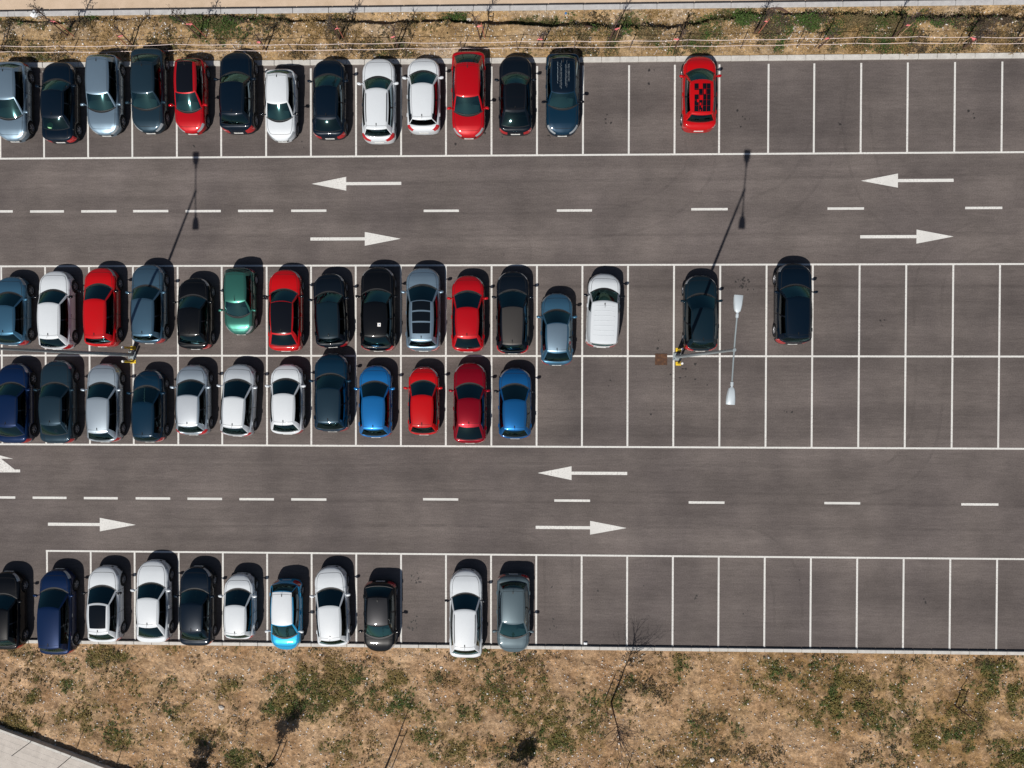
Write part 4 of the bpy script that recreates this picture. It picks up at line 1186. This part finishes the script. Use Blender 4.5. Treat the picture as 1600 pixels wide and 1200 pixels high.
# ------------------------------------------------------------------ saplings, rope fence, wire fence, litter
def wob(p, s, r): return (p[0]+r.gauss(0,s), p[1]+r.gauss(0,s), p[2])
def sapling(px, py, zf, h, hb, spread, label, group, seed, stake=None, stake_mat='stake', tie=.5, tie_mat='ribbon', lean=(0,0), leaf=None, twigs=26, bark='bark', tk=1.0, thick=.034, name='sapling'):
    r = random.Random(seed)
    x, y = atxy(px, py, .1); z = float(zf(np.array([x]), np.array([y]))[0])-.02
    root = empty(name, (x, y, z)); tag(root, label, 'young tree', group)
    m = MB(); pts = []; n = 7
    for k in range(n):
        t = k/(n-1); pts.append((lean[0]*t*h+r.gauss(0,.02)*t, lean[1]*t*h+r.gauss(0,.02)*t, t*h*.86))
    m.tube(pts, [thick*(1-.72*k/(n-1)) for k in range(n)], 6); m.build('trunk', MAT[bark], root)
    m = MB(); tips = []
    for k in range(twigs):
        t = lerp1(hb/h, .86, (k+r.random()*.8)/twigs)/.86; t = min(t, .999)
        a = t*(n-1); i = int(a); p0 = Vector(pts[i]).lerp(Vector(pts[min(n-1,i+1)]), a-i)
        az = r.random()*6.28; ln = spread*r.uniform(.55,1.1)*(1-.45*(t-hb/h)); el = r.uniform(.5,1.1)
        d = Vector((math.cos(az)*math.cos(el), math.sin(az)*math.cos(el), math.sin(el)))
        q = [p0]
        for s in range(4):
            d = (d+Vector((r.gauss(0,.16), r.gauss(0,.16), r.gauss(0,.12)+.05))).normalized(); q.append(q[-1]+d*ln/4)
        m.tube(q, [v*tk for v in (.011,.009,.007,.005,.003)], 4, cap=False); tips.append(q)
        for s in range(2, 5):
            dd = (d+Vector((r.gauss(0,.7), r.gauss(0,.7), r.gauss(0,.4)))).normalized()
            e = q[s]+dd*ln*r.uniform(.15,.4); m.tube([q[s], q[s].lerp(e,.5)+Vector((r.gauss(0,.02),r.gauss(0,.02),0)), e], [v*tk for v in (.005,.004,.0025)], 3, cap=False); tips.append([q[s], e])
    m.build('branches', MAT['twig'], root)
    if leaf:
        nl, lc = leaf; V = []; Q = []; cc = []
        for k in range(nl):
            q = r.choice(tips); p = q[-1].lerp(q[-2], r.random())+Vector((r.gauss(0,.07),r.gauss(0,.07),r.gauss(0,.07)))
            d = Vector((r.gauss(0,1),r.gauss(0,1),r.gauss(0,.6))).normalized(); s = d.cross(Vector((r.gauss(0,1),r.gauss(0,1),r.gauss(0,1)))).normalized()
            ll = r.uniform(.05,.11); ww = ll*.3; b0 = len(V)
            V += [p, p+d*ll*.5+s*ww, p+d*ll, p+d*ll*.5-s*ww]; Q.append((b0,b0+1,b0+2,b0+3))
            f = r.uniform(.6,1.4); cc += [tuple(v*f for v in lc)]*4
        link('leaves', np_mesh('leaves', np.array([tuple(v) for v in V]), np.array(Q), MAT['weed'], np.array(cc)), root)
    if stake:
        m = MB(); sx, sy, sh = stake; top = (sx+lean[0]*sh*.8, sy+lean[1]*sh*.8, sh)
        m.tube([(sx,sy,-.1), top], .026, 6); m.build('stake', MAT[stake_mat], root)
        if tie:
            zt = sh*.85; t = zt/(h*.86); a = t*(n-1); i = min(n-2, int(a)); p0 = Vector(pts[i]).lerp(Vector(pts[i+1]), a-i)
            p1 = Vector((sx,sy,0)).lerp(Vector(top), .85)
            m = MB(); m.tube([p0, p1], .024, 6)
            for k in range(4):
                m.tube([p0.lerp(p1, r.random()), p0.lerp(p1,.5)+Vector((r.gauss(0,.07),r.gauss(0,.07),r.uniform(-.15,.05)))], [.014,.008], 4)
            m.build('tie', MAT[tie_mat], root)
    return root
TOPS = [(107,57,3.2,'second','red_stake',''),(207,71,2.2,'','red_stake',''),(314,60,3.0,'','red_stake',''),(416,78,1.9,'','stake',''),(531,62,2.6,'','red_stake',''),(622,76,2.5,'','stake',''),
        (751,62,2.6,'','red_stake',''),(846,74,1.8,'','stake',''),(952,64,2.9,'','stake',''),(1054,76,2.6,'','stake',''),(1178,52,2.9,'','red_stake',''),(1279,75,2.4,'','stake',''),
        (1392,61,2.9,'','stake',''),(1504,75,2.5,'','stake',''),(1588,62,2.6,'','stake',''),(6,80,2.4,'','red_stake','')]
WHERE = ['above the navy sedan, near a white bag','above the dark slate estate, short','above the small red car with a black roof','above the small white hatchback, very short',
         'above the navy hatchback beside the white estate','above the white estate with roof rails','above the tall red people carrier','above the gap left of the streaked people carrier, short','with a pink tie, right of the streaked people carrier',
         'left of the chequered red hatchback by the ropes','right of the chequered red hatchback near the paving','near the ropes, just left of the one with a long yellow stake','with a long yellow stake, above the empty bays','right of the yellow-staked sapling, close to the ropes','last one before the right edge of the verge','at the left edge of the verge']
for i, ((px, py, h, _, sm, _2), wh) in enumerate(zip(TOPS, WHERE)):
    r = random.Random(100+i)
    sapling(px, py, z_top, h*1.15, h*.5, .55, 'bare staked sapling '+wh, 'saplings along the top verge', 200+i, stake=(r.uniform(-.35,-.2)*(1 if i%2 else -1), r.uniform(-.1,.1), h*.62), stake_mat=sm,
            lean=(r.uniform(-.08,.08), r.uniform(-.06,.06)), twigs=24 if i in (0,12,10) else 16, bark='bark', thick=.05, tk=1.7, leaf=(110,(.055,.05,.045)) if i in (0,2,4,13) else None)
sapling(955, 1097, z_bot, 5.2, 2.6, 2.0, 'bare sapling with a wide thin crown and a stake, below the empty bays', 'saplings on the dry field', 31, stake=(-.36,.07,1.95), twigs=34, thick=.055, lean=(.0,.0), tk=1.5, tie_mat='bark')
sapling(1492, 1102, z_bot, 2.6, 2.0, .35, 'thin pole-like sapling with a crossed stake, at the right of the dry field', 'saplings on the dry field', 32, stake=(.35,-.12,1.3), tie_mat='bark', twigs=5, thick=.045)
sapling(430, 1181, z_bot, 3.5, 1.2, 1.05, 'leafy sapling with a dense dark crown near the bottom edge', 'saplings on the dry field', 33, stake=(.30,.0,1.2), twigs=36, leaf=(4200,(.055,.07,.04)), thick=.04, tie_mat='bark')
sapling(297, 1228, z_bot, 3.7, .8, 1.0, 'leafy sapling left of the others, casting a dark crown shadow on the field', 'saplings on the dry field', 34, twigs=34, leaf=(4000,(.05,.08,.04)))
sapling(796, 1232, z_bot, 3.9, 1.4, .95, 'leafy sapling below the frame in the middle of the dry field', 'saplings on the dry field', 35, twigs=34, leaf=(3600,(.05,.08,.04)))
sapling(600, 1206, z_bot, 6.4, 5.2, .8, 'tall bare sapling below the frame throwing two long thin shadows', 'saplings on the dry field', 36, stake=(.35,0,3.2), tie_mat='bark', twigs=10, thick=.06)
sapling(975, 1212, z_bot, 2.0, 1.4, .4, 'small bare sapling at the bottom edge below the wide thin-crowned one', 'saplings on the dry field', 37, twigs=10, thick=.04)

# rope fence along the top verge
fx = [26+87*k for k in range(-2, 20)]
root = empty('rope_fence', (*atxy(710, 80), .08)); tag(root, 'low fence of thin posts and two pale ropes along the top verge', 'fence')
o_ = Vector(root.location)
posts = []
for k, f in enumerate(fx):
    x, y = atxy(f, np.interp(f, [0,109,276,450,710,972,1237,1414,1600], [85,86,83.5,83,80,78,74.5,72,72]), .1)
    z = float(z_top(np.array([x]), np.array([y]))[0]); posts.append(Vector((x, y, z)))
    m = MB(); dx, dy = random.uniform(-.06,.06), random.uniform(-.06,.06)
    m.tube([Vector((x,y,z-.1))-o_, Vector((x+dx,y+dy,z+1.32))-o_], .022, 6); m.build('post', MAT['post'], root)
for hgt in (.42, 1.16):
    m = MB(); pts = []
    for a, b in zip(posts, posts[1:]):
        for s in range(6):
            t = s/6; p = a.lerp(b, t); pts.append(p+Vector((0,0,hgt-.10*4*t*(1-t)))-o_)
    m.tube(pts, .013, 5, cap=False); m.build('rope', MAT['rope'], root)
# post-and-wire fence on the pavement kerb
root = empty('wire_fence', (pa.x, pa.y, .42)); tag(root, 'wire fence of thin dark posts on the kerb of the pavement corner', 'fence')
o_ = Vector(root.location); base_p = Vector((*atxy(48,1158.5,.42), .42))
fpts = []
for k in range(-3, 5):
    p = base_p+dirv*(2.42*k)+nrm*.04; p.z = .42; fpts.append(p)
    m = MB(); m.tube([p-o_-Vector((0,0,.1)), p-o_+Vector((0,0,1.55))], .022, 6); m.build('post', MAT['fpost'], root)
for hgt in (.1, .55, 1.0, 1.5):
    m = MB(); m.tube([fpts[0]-o_+Vector((0,0,hgt)), fpts[-1]-o_+Vector((0,0,hgt))], .003, 4); m.build('wire', MAT['fpost'], root)

def blob(name, px, py, s, mat, label, cat, z=None, seed=0, flat=.5):
    r = np.random.default_rng(seed); x, y = atxy(px, py, .05)
    zz = z if z is not None else float((z_bot if y < -20 else z_top)(np.array([x]), np.array([y]))[0])
    V = ico*(1+r.uniform(-.3,.3,(12,1)))*np.array([s*r.uniform(.8,1.4), s*r.uniform(.7,1.1), s*flat]); V = V+np.array([0,0,s*flat*.6])
    me = bpy.data.meshes.new(name); me.from_pydata(V.tolist(), [], icf.tolist()); me.materials.append(mat)
    tag(link(name, me, None, (x, y, zz)), label, cat)
rock = concrete_mat('rock', (.42,.38,.33), (.6,.56,.51), 6)
blob('rock', 346, 1105, .16, rock, 'pale grey boulder half buried in the dry field below the small cars', 'rock', seed=1)
blob('rock', 338, 1051, .09, rock, 'small pale rock on the dry field just below the bottom kerb', 'rock', seed=2)
blob('rock', 732, 26, .15, rock, 'white rock beside bright green weeds on the top verge', 'rock', seed=3)
blob('plastic_bag', 52, 22, .20, MAT['litter'], 'white plastic bag caught near the tip of the leftmost red stake', 'bag', seed=4, flat=.6)
blob('plastic_bag', 1112, 1187, .14, MAT['litter'], 'white scrap of plastic near the bottom edge of the dry field', 'bag', seed=5, flat=.4)
blob('plastic_bag', 884.5, 18, .10, MAT['blue'], 'small blue scrap of plastic on the gravel of the top verge', 'bag', seed=6, flat=.4)
x, y = atxy(914.6, 1004.8)
m = MB(); m.rbox((0,0,.04),(.20,.13,.08),.015); m.rbox((.02,.01,.085),(.10,.07,.02),.008)
tag(m.build('carton', MAT['litter'], smooth=False, loc=(x,y,0.002)), 'small white carton lying beside the bottom kerb', 'carton')
# broken branch lying across the gravel at the top
m = MB(); pts = [Vector((*atxy(a, b, .05), .0)) for a, b in ((1198,18),(1206,12),(1220,12),(1238,18),(1260,25))]
for p in pts: p.z = float(z_top(np.array([p.x]), np.array([p.y]))[0])+.06
o_ = pts[0].copy()
m.tube([p-o_ for p in pts], [.02,.06,.07,.06,.03], 7); mb_ = m.build('fallen_branch', MAT['bark'], loc=o_)
tag(mb_, 'dark crooked branch lying on the gravel at the top of the verge', 'branch')
m = MB(); pts = [Vector((*atxy(a, b, .05), .0)) for a, b in ((896,38),(908,41),(922,44),(936,49))]
for p in pts: p.z = float(z_top(np.array([p.x]), np.array([p.y]))[0])+.10
o_ = pts[0].copy()
m.tube([p-o_ for p in pts], [.05,.12,.10,.03], 7); mb_ = m.build('fallen_branch', MAT['bark'], loc=o_)
tag(mb_, 'thick dark log on the bank above the streaked people carrier', 'branch')
